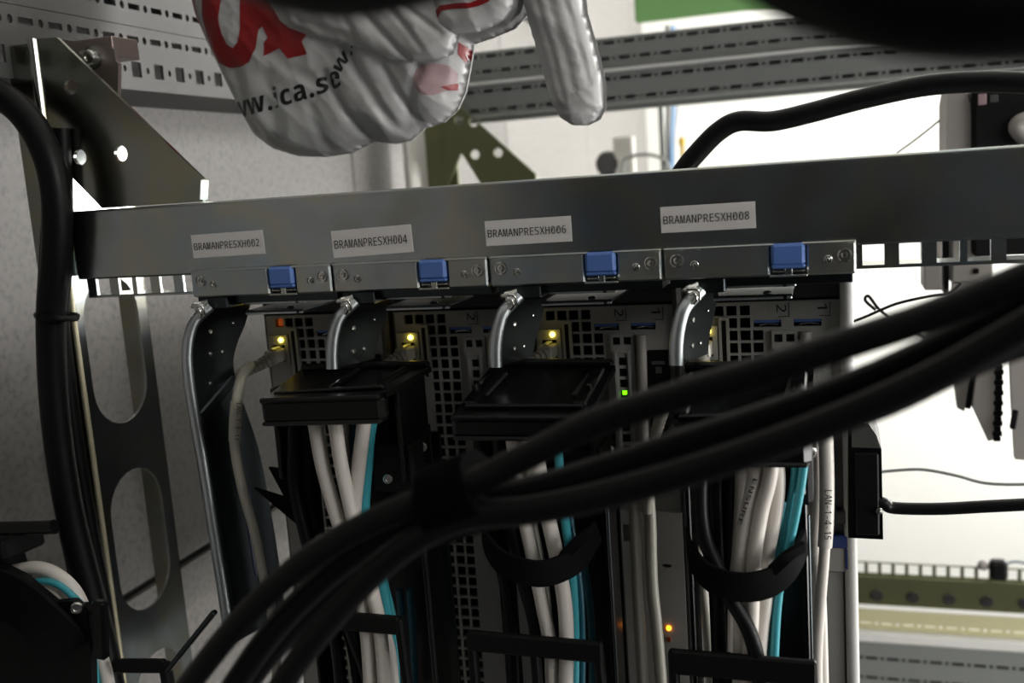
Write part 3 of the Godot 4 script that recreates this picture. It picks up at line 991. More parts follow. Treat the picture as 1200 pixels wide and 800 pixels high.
func carriers() -> void:
	var lip := [[308, 468, 452, 459, 497], [530, 486, 690, 486, 515], [782, 500, 950, 496, 547]]   # x, y left, x, y right, y bottom
	var back := [[352, 433, 505, 429], [577, 427, 721, 428], [800, 431, 954, 431]]
	var names := ["leftmost black cable carrier with a rounded glossy lip over white cables", "middle black cable carrier with a ribbed sloping lid", "rightmost black cable carrier, behind the thick black cords beside the white gap"]
	for i in 3:
		var zf := 45.0
		var zb := -12.0
		var l: Array = lip[i]
		var b: Array = back[i]
		var fl := P(l[0], l[1], zf)
		var fr := P(l[2], l[3], zf)
		var bl := P(b[0], b[1], zb)
		var br := P(b[2], b[3], zb)
		var yb := P((l[0] + l[2]) / 2.0, l[4], zf).y
		var t := thing("cable_carrier", names[i], "cable carrier", "")
		var st := start()
		slab(st, [fl, fr, br, bl], 0.003)
		part("top_cover", st, M.black, t)
		# front lip: rounded bar with a lower step
		st = start()
		var h := (fl.y + fr.y) / 2 - yb
		var mid := Vector3((fl.x + fr.x) / 2, (fl.y + fr.y) / 2 - h / 2 + 0.0005, zf * 0.001)
		var bs := Basis(Vector3.BACK, atan2(fr.y - fl.y, fr.x - fl.x) * 0.5)
		box(st, mid, Vector3(fr.x - fl.x, h, 0.009), 0.003, bs)
		box(st, mid + Vector3(0, h * 0.42, 0.001), Vector3(fr.x - fl.x - 0.002, 0.003, 0.010), 0.001, bs)
		box(st, mid + Vector3(0, -h * 0.40, 0.001), Vector3(fr.x - fl.x - 0.002, 0.0022, 0.010), 0.001, bs)
		part("front_lip", st, M.black, t)
		# ridges on the lid
		st = start()
		for u in ([0.07, 0.9] if i > 0 else [0.5, 0.86]):
			var p0 := fl.lerp(fr, u)
			var p1 := bl.lerp(br, u + (0.06 if u < 0.5 else 0.0))
			bar(st, p0.lerp(p1, 0.15) + Vector3(0, 0.001, 0), p0.lerp(p1, 0.85) + Vector3(0, 0.001, 0), 0.007 if i > 0 else 0.003, 0.003, Vector3.RIGHT, 0.0009)
		bar(st, bl + Vector3(0.001, 0.0012, 0), br + Vector3(-0.001, 0.0012, 0), 0.005, 0.004, Vector3.BACK, 0.0012)
		bar(st, fl.lerp(bl, 0.12) + Vector3(0.004, 0.001, 0), fr.lerp(br, 0.12) + Vector3(-0.004, 0.001, 0), 0.003, 0.0024, Vector3.BACK, 0.0008)
		part("lid_ridges", st, M.black, t)
		if i > 0:
			for u in [0.12, 0.84]:
				st = start()
				var p0 := fl.lerp(fr, u)
				var p1 := bl.lerp(br, u)
				bar(st, p0.lerp(p1, 0.35) + Vector3(0, 0.0004, 0), p0.lerp(p1, 0.8) + Vector3(0.002, 0.0004, 0), 0.006, 0.0012, Vector3.RIGHT, 0.0004)
				part("lid_slot", st, M.deep, t)
		# side walls and the narrow back plate reaching down
		st = start()
		for s in 2:
			var x: float = (bl.x + 0.004) if s == 0 else (br.x - 0.004)
			var q0 := Vector3(x, bl.y - 0.002, zb * 0.001)
			box(st, Vector3(x - 0.0015, bl.y - 0.028, 0.006), Vector3(0.003, 0.05, 0.036), 0.0008)
			box(st, Vector3(x - 0.0015, -0.19, -0.004), Vector3(0.0024, 0.23, 0.022), 0.0006)
		bx(st, bl.x * 1000 + 6, br.x * 1000 - 6, -300, bl.y * 1000 - 40, -32, -29)
		part("side_walls", st, M.black, t)
		st = start()
		var hx := br.x * 1000.0
		bx(st, hx - 26, hx - 1, -104, -78, -6, 20, 2.0)
		bx(st, hx - 22, hx - 14, -82, -52, 4, 16, 1.5)
		part("hinge_bracket", st, M.black_matte, t)
		for q in [[hx - 16.0, -96.0, 20.0], [hx - 2.0, -83.0, 4.0]]:
			st = start()
			screw(st, mm(q[0], q[1], q[2]), Vector3(0.45, 0.1, 0.89).normalized(), 2.7)
			part("hinge_screw", st, M.chrome, t)
		# a bright sheet edge down the right side
		st = start()
		bx(st, hx - 4.2, hx - 3.0, -300, -112, 7.0, 8.6, 0.3)
		part("channel_edge", st, M.dark_steel, t)
		# lower open frame of the same carrier: cross bar and legs
		st = start()
		var fb: Array = [[392, 716, 468, 722, 24], [548, 738, 706, 752, 26], [785, 760, 957, 774, 30]][i]
		var a0 := P(fb[0], fb[1], 40)
		var a1 := P(fb[2], fb[3], 40)
		var hh: float = fb[4] * 0.00041
		bar(st, a0 - Vector3(0, hh / 2, 0), a1 - Vector3(0, hh / 2, 0), hh, 0.004, Vector3.UP, 0.001)
		for u in ([0.985] if i == 0 else ([0.02, 0.5, 0.96] if i == 1 else [0.02, 0.965])):
			var tp := a0.lerp(a1, u)
			bar(st, tp - Vector3(0, 0.001, 0.001), tp - Vector3(-0.004 if u > 0.9 else 0.0, 0.15, 0.004), 0.0045, 0.006, Vector3.RIGHT, 0.001)
		part("open_frame", st, M.black_matte, t)
	# the carrier of the neighbouring group, cut by the lower left corner
	var t4 := thing("cable_carrier", "black cable carrier cut off by the lower left corner, with a bright screw", "cable carrier")
	var s4 := start()
	tube(s4, path([[-60, 618], [0, 619], [52, 618], [64, 617]], 48.0), 0.0042, 12, 3, 0.8)
	part("handle_bar", s4, M.black, t4)
	s4 = start()
	bar(s4, P(-40, 632, 36), P(30, 636, 40), 0.012, 0.03, Vector3.UP, 0.002)
	bar(s4, P(0, 640, 30), P(14, 690, 30), 0.02, 0.02, Vector3.RIGHT, 0.003)
	var bp := PackedVector2Array()
	for q in [[-60, 640], [2, 664], [26, 676], [40, 688], [62, 706], [84, 704], [100, 716], [106, 760], [110, 900], [-60, 900]]:
		var w := P(q[0], q[1], 54)
		bp.append(Vector2(w.x, w.y) * 1000.0)
	plate(s4, bp, [], mm(0, 0, 54), Vector3.RIGHT, Vector3.UP, 5.0)
	part("body", s4, M.black_matte, t4)
	s4 = start()
	bar(s4, P(117, 703, 55), P(119, 771, 55), 0.0085, 0.006, Vector3.RIGHT, 0.0015)
	bar(s4, P(84, 712, 50), P(119, 712, 50), 0.006, 0.006, Vector3.UP, 0.0015)
	part("hinge_bracket", s4, M.black, t4)
	s4 = start()
	screw(s4, P(90, 712, 55), Vector3(0.5, 0.0, 0.86).normalized(), 3.4)
	part("hinge_screw", s4, M.chrome, t4)
	s4 = start()
	var e0 := P(132, 772, 44)
	var e1 := P(194, 772, 44)
	bar(s4, e0 - Vector3(0, 0.004, 0), e1 - Vector3(0, 0.004, 0), 0.008, 0.004, Vector3.UP, 0.001)
	bar(s4, e1 - Vector3(0.001, 0.002, 0), e1 - Vector3(-0.004, 0.1, 0), 0.006, 0.006, Vector3.RIGHT, 0.001)
	part("open_frame", s4, M.black_matte, t4)
	s4 = start()
	bar(s4, P(196, 786, 46), P(252, 716, 46), 0.003, 0.004, Vector3.UP, 0.0008)
	single("stay_rod", s4, M.dark_steel, "thin grey metal stay slanting up beside the lower left carrier", "rod")

# ---- cable looms ----
func cord(n: String, label: String, cat: String, group: String, pts: Array, z: float, r: float, m: Material, sides := 12, flat := 1.0) -> MeshInstance3D:
	var st := start()
	tube(st, path(pts, z), r * 0.001, sides, 6, flat)
	return single(n, st, m, label, cat, group if group else str(CORDS.get(n, "")))
func looms() -> void:
	var W := "white_cable"
	var under := ["under the leftmost carrier", "under the middle carrier", "under the rightmost carrier"]
	# leftmost carrier
	cord(W, "outermost of the white network cables under the leftmost carrier, bending to the right", "cable", "", [[366, 470], [370, 500], [378, 545], [392, 596], [406, 640], [420, 685], [430, 740], [436, 830]], 32, 3.9, M.white_cable)
	cord(W, "second white network cable from the black cords under the leftmost carrier", "cable", "", [[388, 470], [393, 500], [400, 545], [412, 600], [424, 650], [438, 700], [447, 750], [452, 830]], 34, 3.7, M.white_cable)
	cord(W, "thinner white network cable set back between two thick ones under the leftmost carrier", "cable", "", [[404, 470], [403, 510], [406, 550], [412, 590], [424, 650], [430, 700]], 20, 3.0, M.white_cable)
	cord(W, "straight white network cable beside the teal one under the leftmost carrier", "cable", "", [[428, 470], [426, 500], [420, 550], [415, 600], [416, 650], [436, 705], [455, 760], [462, 830]], 28, 3.8, M.white_cable)
	cord("teal_cable", "dark teal cable between white cables under the leftmost carrier", "cable", "", [[414, 480], [412, 530], [411, 580], [414, 640]], 16, 2.0, M.teal_thin)
	var tc := cord("teal_cable", "bright teal cable with printing along the edge of the leftmost loom", "cable", "", [[440, 478], [434, 505], [430, 550], [427, 600], [434, 640], [446, 680], [455, 725], [457, 770], [457, 830]], 22, 3.0, M.teal)
	tc.set_meta("label", "bright teal cable with dark printing, rightmost in the loom under the leftmost carrier")
	for i in 3:
		var q: Array = [[[440, 640], [452, 690], [461, 735], [466, 830]], [[468, 690], [472, 740], [474, 830]], [[480, 690], [484, 750], [486, 830]]][i]
		cord("teal_cable", "dim teal cable behind the lower frame of the leftmost carrier, " + ["nearest the bright one", "middle of the set-back pair", "closest to the dark channel"][i], "cable", "", q, -12.0 if i > 0 else 10.0, 2.2, M.teal_thin if i > 0 else M.teal)
	cord("power_cable", "black power cord at the outer left of the leftmost loom", "cable", "", [[346, 480], [344, 520], [345, 570], [356, 620], [372, 680], [392, 740], [402, 830]], 24, 3.4, M.rubber)
	cord("power_cable", "second black power cord, next to the white cables of the leftmost loom", "cable", "", [[358, 480], [358, 530], [364, 590], [378, 650], [398, 710], [414, 760], [424, 830]], 18, 3.4, M.rubber)
	cord("power_cable", "black power cord hanging inside the lower frame of the leftmost carrier", "cable", "", [[396, 690], [412, 740], [430, 790], [440, 840]], 30, 3.6, M.rubber)
	# middle carrier
	cord(W, "white network cable nearest the black cords under the middle carrier", "cable", "", [[598, 490], [604, 540], [614, 600], [626, 660], [636, 710], [645, 760], [648, 830]], 30, 3.6, M.white_cable)
	cord(W, "white network cable beside the teal pair under the middle carrier", "cable", "", [[624, 490], [630, 540], [641, 600], [654, 660], [662, 710], [664, 760], [662, 830]], 32, 3.8, M.white_cable)
	cord(W, "white network cable set back behind the other two under the middle carrier", "cable", "", [[612, 490], [616, 540], [620, 600], [632, 660], [640, 720], [646, 830]], 20, 3.2, M.grey_cable)
	cord("teal_cable", "teal cable touching the white ones under the middle carrier", "cable", "", [[652, 490], [655, 540], [661, 600], [669, 660], [673, 710], [674, 760], [673, 830]], 26, 2.3, M.teal)
	cord("teal_cable", "outer teal cable of the middle loom", "cable", "", [[663, 490], [664, 540], [667, 600], [674, 650], [680, 700], [682, 760], [681, 830]], 18, 2.0, M.teal_thin)
	cord("teal_cable", "dim teal cable set back behind the lower frame of the middle carrier", "cable", "", [[680, 640], [690, 700], [694, 760], [694, 830]], -4, 2.0, M.teal_thin)
	cord("power_cable", "black power cord farthest from the white cables under the middle carrier", "cable", "", [[562, 500], [566, 560], [578, 620], [592, 680], [600, 740], [604, 830]], 22, 3.6, M.rubber)
	cord("power_cable", "black power cord between its twin and the white cables under the middle carrier", "cable", "", [[584, 500], [590, 560], [600, 620], [614, 680], [628, 735], [638, 830]], 28, 3.8, M.rubber)
	# rightmost carrier
	cord(W, "white network cable at the black cords' side of the rightmost loom", "cable", "", [[868, 520], [868, 556], [868, 590], [864, 640], [858, 690], [854, 740], [852, 830]], 20, 3.2, M.white_cable)
	var wr := cord(W, "white network cable with dark printing under the rightmost carrier", "cable", "", [[889, 520], [884, 560], [876, 600], [868, 650], [866, 690], [868, 730], [866, 830]], 32, 3.4, M.white_cable)
	cord(W, "white network cable between the printed one and the bulging one under the rightmost carrier", "cable", "", [[906, 520], [902, 560], [892, 600], [884, 650], [882, 690], [880, 740], [872, 830]], 34, 3.4, M.white_cable)
	cord(W, "bulging white network cable beside the teal ones under the rightmost carrier", "cable", "", [[906, 520], [911, 560], [908, 600], [899, 650], [897, 700], [892, 740], [884, 830]], 26, 3.6, M.white_cable)
	for i in 3:
		cord("teal_cable", ["teal cable touching the white ones under the rightmost carrier", "middle of three teal cables under the rightmost carrier", "outermost of three teal cables under the rightmost carrier"][i], "cable", "", [[[924, 520], [921, 560], [915, 610], [908, 660], [904, 710], [898, 830]], [[934, 520], [931, 560], [923, 610], [914, 660], [908, 710], [902, 830]], [[944, 520], [940, 560], [931, 610], [921, 655], [911, 710], [905, 830]]][i], 18 + 4 * i, 2.0, M.teal)
	cord("power_cable", "outer black power cord under the rightmost carrier", "cable", "", [[824, 530], [820, 580], [824, 625], [838, 660], [856, 700], [876, 735], [888, 775], [894, 830]], 38, 3.7, M.rubber)
	cord("power_cable", "middle black power cord under the rightmost carrier", "cable", "", [[840, 530], [838, 580], [840, 640], [842, 700], [846, 830]], 24, 3.3, M.rubber)
	cord("power_cable", "black power cord next to the white cables under the rightmost carrier", "cable", "", [[856, 530], [853, 580], [852, 640], [850, 700], [856, 830]], 20, 3.3, M.rubber)
	# printing on two of the cables
	cable_print(wr, "ENSURE", [[885, 561], [866, 614]], 35.6, 1.9, 3)
	# lower left loom
	cord(W, "white network cable arching out of the lower left carrier", "cable", "", [[-30, 676], [10, 670], [42, 665], [68, 674], [90, 696], [106, 736], [122, 780], [132, 830]], 42, 3.9, M.white_cable)
	cord("teal_cable", "teal cable arching under the white one in the lower left corner", "cable", "", [[20, 690], [45, 681], [66, 684], [84, 697], [99, 716], [108, 760], [116, 830]], 47, 2.0, M.teal)
	cord(W, "small white cable curling under the teal arch in the lower left corner", "cable", "", [[20, 702], [44, 692], [60, 696], [72, 708]], 44, 2.2, M.white_cable)
	for i in 2:
		cord("teal_cable", ["teal cable dropping below the lower left hinge, outer one", "teal cable dropping below the lower left hinge, next to the white one"][i], "cable", "", [[106 + 9 * i, 740], [110 + 9 * i, 780], [116 + 10 * i, 830]], 42, 2.2, M.teal)
	# straps
	var st := start()
	ribbon(st, path([[566, 622, 20], [572, 640, 36], [592, 661, 44], [630, 672, 46], [662, 664, 42], [684, 648, 34], [700, 622, 22]], 40), 0.0135, 0.0018, Vector3(0.05, 1, 0.1))
	single("velcro_strap", st, M.velcro, "black hook and loop strap around the middle loom", "strap")
	st = start()
	ribbon(st, path([[806, 632, 16], [812, 655, 34], [834, 678, 44], [870, 688, 47], [905, 681, 44], [930, 660, 34], [944, 634, 18]], 40), 0.0140, 0.0018, Vector3(0.0, 1, 0.1))
	single("velcro_strap", st, M.velcro, "black hook and loop strap around the rightmost loom", "strap")
	for i in 2:
		st = start()
		ribbon(st, path([[[660, 652, 40], [680, 632, 42], [694, 622, 40]], [[905, 668, 44], [925, 650, 46], [942, 640, 42]]][i], 40), 0.005, 0.0022, Vector3(0.2, 1, 0.2), 3)
		single("strap_tail", st, M.velcro, ["loose tail of the black strap round the middle loom", "loose tail of the black strap round the rightmost loom"][i], "strap")
	st = start()
	ribbon(st, path([[-20, 690, 60], [20, 704, 62], [50, 730, 62], [78, 764, 57]], 50), 0.030, 0.003, Vector3(0.5, 1, 0))
	single("velcro_strap", st, M.velcro, "broad black hook and loop strap across the lower left carrier", "strap")
	st = start()
	plate(st, PackedVector2Array([Vector2(0, 0), Vector2(-27, 22), Vector2(-8, 17), Vector2(-16, 34), Vector2(4, 32), Vector2(12, 2), Vector2(10, -20)]), [], P(352, 618, 14), Vector3.RIGHT, Vector3.UP, 2.0)
	single("velcro_strap", st, M.velcro, "pointed black strap ends sticking out beside the leftmost loom", "strap")
func cable_print(c: Node3D, s: String, ends: Array, z: float, tall: float, _n: int) -> void:   # lettering along a cable, reading from the first end to the second
	var a := P(ends[0][0], ends[0][1], z)
	var b := P(ends[1][0], ends[1][1], z)
	var u := (b - a).normalized()
	var v := (EYE - a).normalized().cross(u).normalized()
	letters("lettering", s, M.ink, c, a - v * tall * 0.0005, u, v, (b - a).length() * 1000.0, tall)

# ---- network leads plugged in beside the yellow lamps ----
func patch_leads() -> void:
	var where := ["hanging free beside the leftmost support arm", "of the second server, dropping behind the leftmost carrier", "of the third server, dropping behind the middle carrier", "of the server beside the white gap, dropping behind the rightmost carrier"]
	for k in 4:
		var t := thing("network_lead", "grey network lead " + where[k], "network cable")
		var o := mm(88.9 * k + 9.5, -44.6, -70)
		var st := start()
		box(st, o + mm(0, -0.5, 4), mm(8.6, 8, 14), 0.0008)
		box(st, o + mm(0, 4.2, 4), mm(3, 1.4, 12), 0.0004)
		part("plug", st, mat(Color(0.75, 0.74, 0.68), 0.25), t)
		st = start()
		var d := Vector3(-0.62, -0.35, 0.7).normalized() if k < 3 else Vector3(-0.1, -0.95, 0.3).normalized()
		for i in 6: lathe(st, o + mm(0, -1, 8) + d * 0.003 * i, d, [[4.6 - 0.3 * i, 0], [4.6 - 0.3 * i, 2.2], [3.7 - 0.3 * i, 2.2], [3.7 - 0.3 * i, 3.0]], 14)
		part("boot", st, M.grey_cable, t)
		st = start()
		var e := o + mm(0, -1, 8) + d * 0.018
		var pts := PackedVector3Array([e - d * 0.002, e + d * 0.008])
		if k == 0: pts.append_array(path([[293, 428, -36], [282, 444, -14], [277, 475, 0], [275, 520, 4], [284, 572, 4], [298, 622, 2], [308, 670, 0], [320, 730, -2], [328, 850, -4]], 0))
		else: pts.append_array(PackedVector3Array([e + mm(-4, -16, 6), e + mm(-5, -60, 8), e + mm(0, -140, 8), e + mm(4, -240, 8)]))
		tube(st, pts, 0.0029, 12, 6)
		part("cable", st, M.grey_cable, t)
		if k == 0:
			st = start()
			tube(st, path([[277.4, 470, -1.0], [275.8, 492, 2], [275.0, 517, 4]], 0), 0.0034, 14, 4)
			var w := part("label_sleeve", st, M.grey_cable, t)
			cable_print(w, "LAN-1-4-11", [[280, 472], [278, 515]], 6.6, 2.6, 0)
	var t2 := thing("network_lead", "grey network lead with a printed LAN sleeve beside the white gap", "network cable")
	var s := start()
	tube(s, path([[948, 470, -30], [966, 510, -26], [968, 560, -24], [968, 610, -22], [966, 650, -22], [962, 700, -22], [958, 760, -24], [958, 840, -24]], 0), 0.0027, 12, 6)
	part("cable", s, M.white_cable, t2)
	s = start()
	tube(s, path([[967.6, 508, -26], [969, 560, -24], [968.6, 606, -22], [966.6, 640, -22]], 0), 0.0036, 16, 6)
	var sl := part("label_sleeve", s, M.white_cable, t2)
	cable_print(sl, "LAN-1-4-15", [[971, 574], [970, 632]], -17.6, 3.4, 0)
	s = start()
	tube(s, path([[950, 480, -34], [957, 530, -34], [959, 580, -34], [956, 640, -32], [962, 700, -30], [966, 840, -30]], 0), 0.0027, 12, 6)
	single("network_lead", s, M.white_cable, "plain white network lead just behind the one with the printed sleeve", "network cable")
	cord("network_lead", "grey network lead running down between the middle and rightmost looms, nearer the middle one", "network cable", "", [[742, 560], [744, 610], [747, 680], [750, 740], [756, 840]], -44, 3.4, M.grey_cable)
	cord("network_lead", "grey network lead running down between the middle and rightmost looms, nearer the orange lamp", "network cable", "", [[758, 560], [762, 610], [764, 680], [770, 740], [778, 840]], -44, 3.4, M.grey_cable)
	var t3 := thing("network_lead", "pale ribbed cable boot peeping out beside the rightmost carrier", "network cable")
	s = start()
	var b0 := P(778, 474, -20)
	var b1 := P(767, 514, -20)
	var dd := (b1 - b0).normalized()
	for i in 7: lathe(s, b0 + dd * 0.0026 * i, dd, [[3.8 - 0.15 * i, 0], [3.8 - 0.15 * i, 2.0], [3.2 - 0.15 * i, 2.0], [3.2 - 0.15 * i, 2.7]], 14)
	part("boot", s, M.grey_cable, t3)
	s = start()
	tube(s, PackedVector3Array([b1 - dd * 0.001, P(762, 540, -30), P(758, 600, -36)]), 0.0026, 10, 5)
	part("cable", s, M.grey_cable, t3)

# ---- black mains cables ----
func mains_cables() -> void:
	var near := "thick black mains cable sweeping across the front, "
	cord("mains_cable", near + "uppermost of the four", "cable", "", [[1260, 300], [1180, 334], [1090, 370], [1000, 400], [900, 432], [800, 462], [700, 494], [622, 532], [560, 562], [500, 584], [430, 614], [360, 656], [290, 718], [226, 796], [190, 850]], 229, 4.0, M.rubber, 16)
	cord("mains_cable", near + "second from the top", "cable", "", [[1260, 322], [1180, 366], [1090, 412], [1000, 452], [900, 488], [800, 520], [700, 552], [620, 574], [555, 584], [500, 600], [440, 632], [375, 682], [315, 745], [262, 822], [240, 860]], 220, 4.2, M.rubber, 16)
	cord("mains_cable", near + "third from the top", "cable", "", [[1260, 350], [1180, 396], [1090, 444], [1000, 484], [900, 522], [800, 555], [700, 582], [620, 598], [555, 604], [505, 622], [450, 660], [390, 722], [335, 795], [310, 850]], 230, 4.1, M.rubber, 16)
	cord("mains_cable", near + "lowest one, tucked behind the others", "cable", "", [[1260, 380], [1190, 404], [1120, 432], [1020, 478], [900, 508], [800, 538], [700, 570], [620, 588], [555, 596], [490, 618], [420, 664], [350, 728], [290, 800], [262, 850]], 210.5, 4.0, M.rubber, 16)
	var st := start()
	tube(st, path([[508, 592], [522, 588], [538, 582], [554, 577], [568, 571]], 222), 0.0118, 22, 3, 1.1, Vector3.UP)
	single("cable_wrap", st, M.velcro_dark, "black hook and loop wrap gathering the four thick mains cables", "cable wrap")
	var lf := "black mains cable running down the left side, "
	cord("mains_cable", lf + "thickest, curving in from the picture's edge", "cable", "", [[-420, 120], [-200, 88], [-60, 92], [-10, 106], [28, 134], [54, 178], [66, 230], [66, 300], [60, 370], [62, 450], [70, 530], [84, 610], [104, 690], [124, 770], [136, 850]], 6, 8.4, M.rubber, 18)
	cord("mains_cable", lf + "thinner one on its inner side", "cable", "", [[72, 150], [76, 230], [76, 300], [72, 370], [80, 450], [92, 540], [108, 630], [124, 720], [140, 850]], -12.5, 4.8, M.rubber, 14)
	cord("mains_cable", lf + "one tucked behind on the outer side", "cable", "", [[44, 150], [58, 230], [56, 300], [52, 370], [54, 450], [62, 530], [76, 610], [94, 700], [112, 850]], -13.5, 5.0, M.rubber, 14)
	st = start()
	tube(st, path([[44, 371, 14], [62, 373, 18], [82, 373, 10], [92, 371, -4], [84, 369, -16], [60, 368, -22], [42, 369, -8], [44, 371, 14]], 0), 0.0019, 8, 4, 0.5, Vector3.UP)
	box(st, P(86, 372, 4), mm(5, 4.5, 4), 0.0008)
	single("cable_tie", st, M.black_matte, "black cable tie holding the cables at the left to the column", "cable tie")
	cord("mains_cable", "black cable with a sharp kink rising from behind the post to the upper right", "cable", "", [[780, 232], [800, 200], [818, 178], [842, 154], [866, 142], [905, 142], [950, 132], [1010, 116], [1080, 101], [1140, 96], [1200, 97], [1280, 104]], -66, 5.2, M.rubber, 16)
	cord("mains_cable", "blurred black cable very close to the lens at the top, over the bag", "cable", "", [[-200, -420], [60, -250], [230, -120], [300, -58], [380, -36], [460, -44], [560, -76], [700, -130], [900, -330]], 335, 7.5, M.rubber, 16)
	cord("mains_cable", "blurred black cable very close to the lens in the upper right corner", "cable", "", [[420, -700], [700, -300], [840, -130], [930, -55], [1010, -20], [1090, -4], [1180, 0], [1300, -20], [1700, -160]], 345, 7.8, M.rubber, 16)

# ---- crumpled carrier bag ----
var bag_outline := PackedVector2Array()
var bag_noise := FastNoiseLite.new()
var bag_z := -150.0
var bag_bulge := 26.0
var bag_lift := 0.0
var bag_fold := 1.5
var bag_creases := []      # [from, to, depth, width] in mm
func px_poly(a: Array) -> PackedVector2Array:
	var r := PackedVector2Array()
	for q in a:
		var w := P(q[0], q[1], bag_z) * 1000.0
		r.append(Vector2(w.x, w.y))
	return r
func bag_height(p: Vector2) -> float:
	var d := INF
	var n := bag_outline.size()
	for i in n:
		var c := Geometry2D.get_closest_point_to_segment(p, bag_outline[i], bag_outline[(i + 1) % n])
		d = minf(d, p.distance_to(c))
	var f := clampf(d / (bag_bulge * 1.1), 0.0, 1.0)
	var fold := bag_noise.get_noise_2d(p.x * 0.5 + p.y * 0.25, p.y * 0.28 - p.x * 0.1)
	var fine := bag_noise.get_noise_2d(p.x * 1.3 + p.y * 0.5 + 90.0, p.y * 1.1)
	var dent := 0.0
	for q in bag_creases:
		var a: Vector2 = q[0]
		var b: Vector2 = q[1]
		var c2 := Geometry2D.get_closest_point_to_segment(p, a, b)
		var s := (b - a).cross(p - a) / a.distance_to(b)
		var dd := p.distance_to(c2)
		dent += q[2] * exp(-dd * dd / (q[3] * q[3])) * (1.0 - 0.8 * clampf(s / q[3], -1.0, 1.0))
	return -dent * smoothstep(0.0, 0.2, f) + bag_lift + bag_bulge * sqrt(1.0 - (1.0 - f) * (1.0 - f)) + (fold * 1.5 * bag_fold + fine * bag_fold * 0.4) * smoothstep(0.0, 0.3, f)
func on_bag(p: Vector2, lift: float) -> Vector3:
	return mm(p.x, p.y, bag_z + bag_height(p) + lift)
func bag_print(line: Array, x: float, y: float, lift: float) -> Vector3:   # a point of the printing, laid on the film
	var dir: Vector2 = line[1]
	var base: Vector2 = line[0]
	return on_bag(base + dir * (x + y * float(line[2])) + Vector2(-dir.y, dir.x) * (y + float(line[3]) * x * x), lift * 2.5)
var bag_cache := {}
func bag_point(p: Vector2, lift: float, back: float) -> Array:
	var key := p.snapped(Vector2(0.01, 0.01))
	if not bag_cache.has(key):
		var h := bag_height(p)
		var hx := bag_height(p + Vector2(0.6, 0)) - bag_height(p - Vector2(0.6, 0))
		var hy := bag_height(p + Vector2(0, 0.6)) - bag_height(p - Vector2(0, 0.6))
		bag_cache[key] = [mm(p.x, p.y, bag_z + h + lift), Vector3(-hx / 1.2, -hy / 1.2, 1.0).normalized(), mm(p.x, p.y, bag_z - (h - bag_lift) * back)]
	return bag_cache[key]
func drape(st: SurfaceTool, poly: PackedVector2Array, lift: float, cell: float, back := 0.0) -> void:
	var bb := Rect2(poly[0], Vector2.ZERO)
	for p in poly: bb = bb.expand(p)
	bag_cache.clear()
	for iy in range(floori(bb.position.y / cell), ceili(bb.end.y / cell)):
		for ix in range(floori(bb.position.x / cell), ceili(bb.end.x / cell)):
			for pc in Geometry2D.intersect_polygons(poly, rect(ix * cell, iy * cell, ix * cell + cell, iy * cell + cell)):
				var idx := Geometry2D.triangulate_polygon(pc)
				for i in range(0, idx.size(), 3):
					var a := bag_point(pc[idx[i]], lift, back)
					var b := bag_point(pc[idx[i + 1]], lift, back)
					var c := bag_point(pc[idx[i + 2]], lift, back)
					tri(st, a[0], b[0], c[0], a[1], b[1], c[1])
					if back > 0.0:
						tri(st, a[2], b[2], c[2], Vector3(a[1].x, a[1].y, -a[1].z), Vector3(b[1].x, b[1].y, -b[1].z), Vector3(c[1].x, c[1].y, -c[1].z))
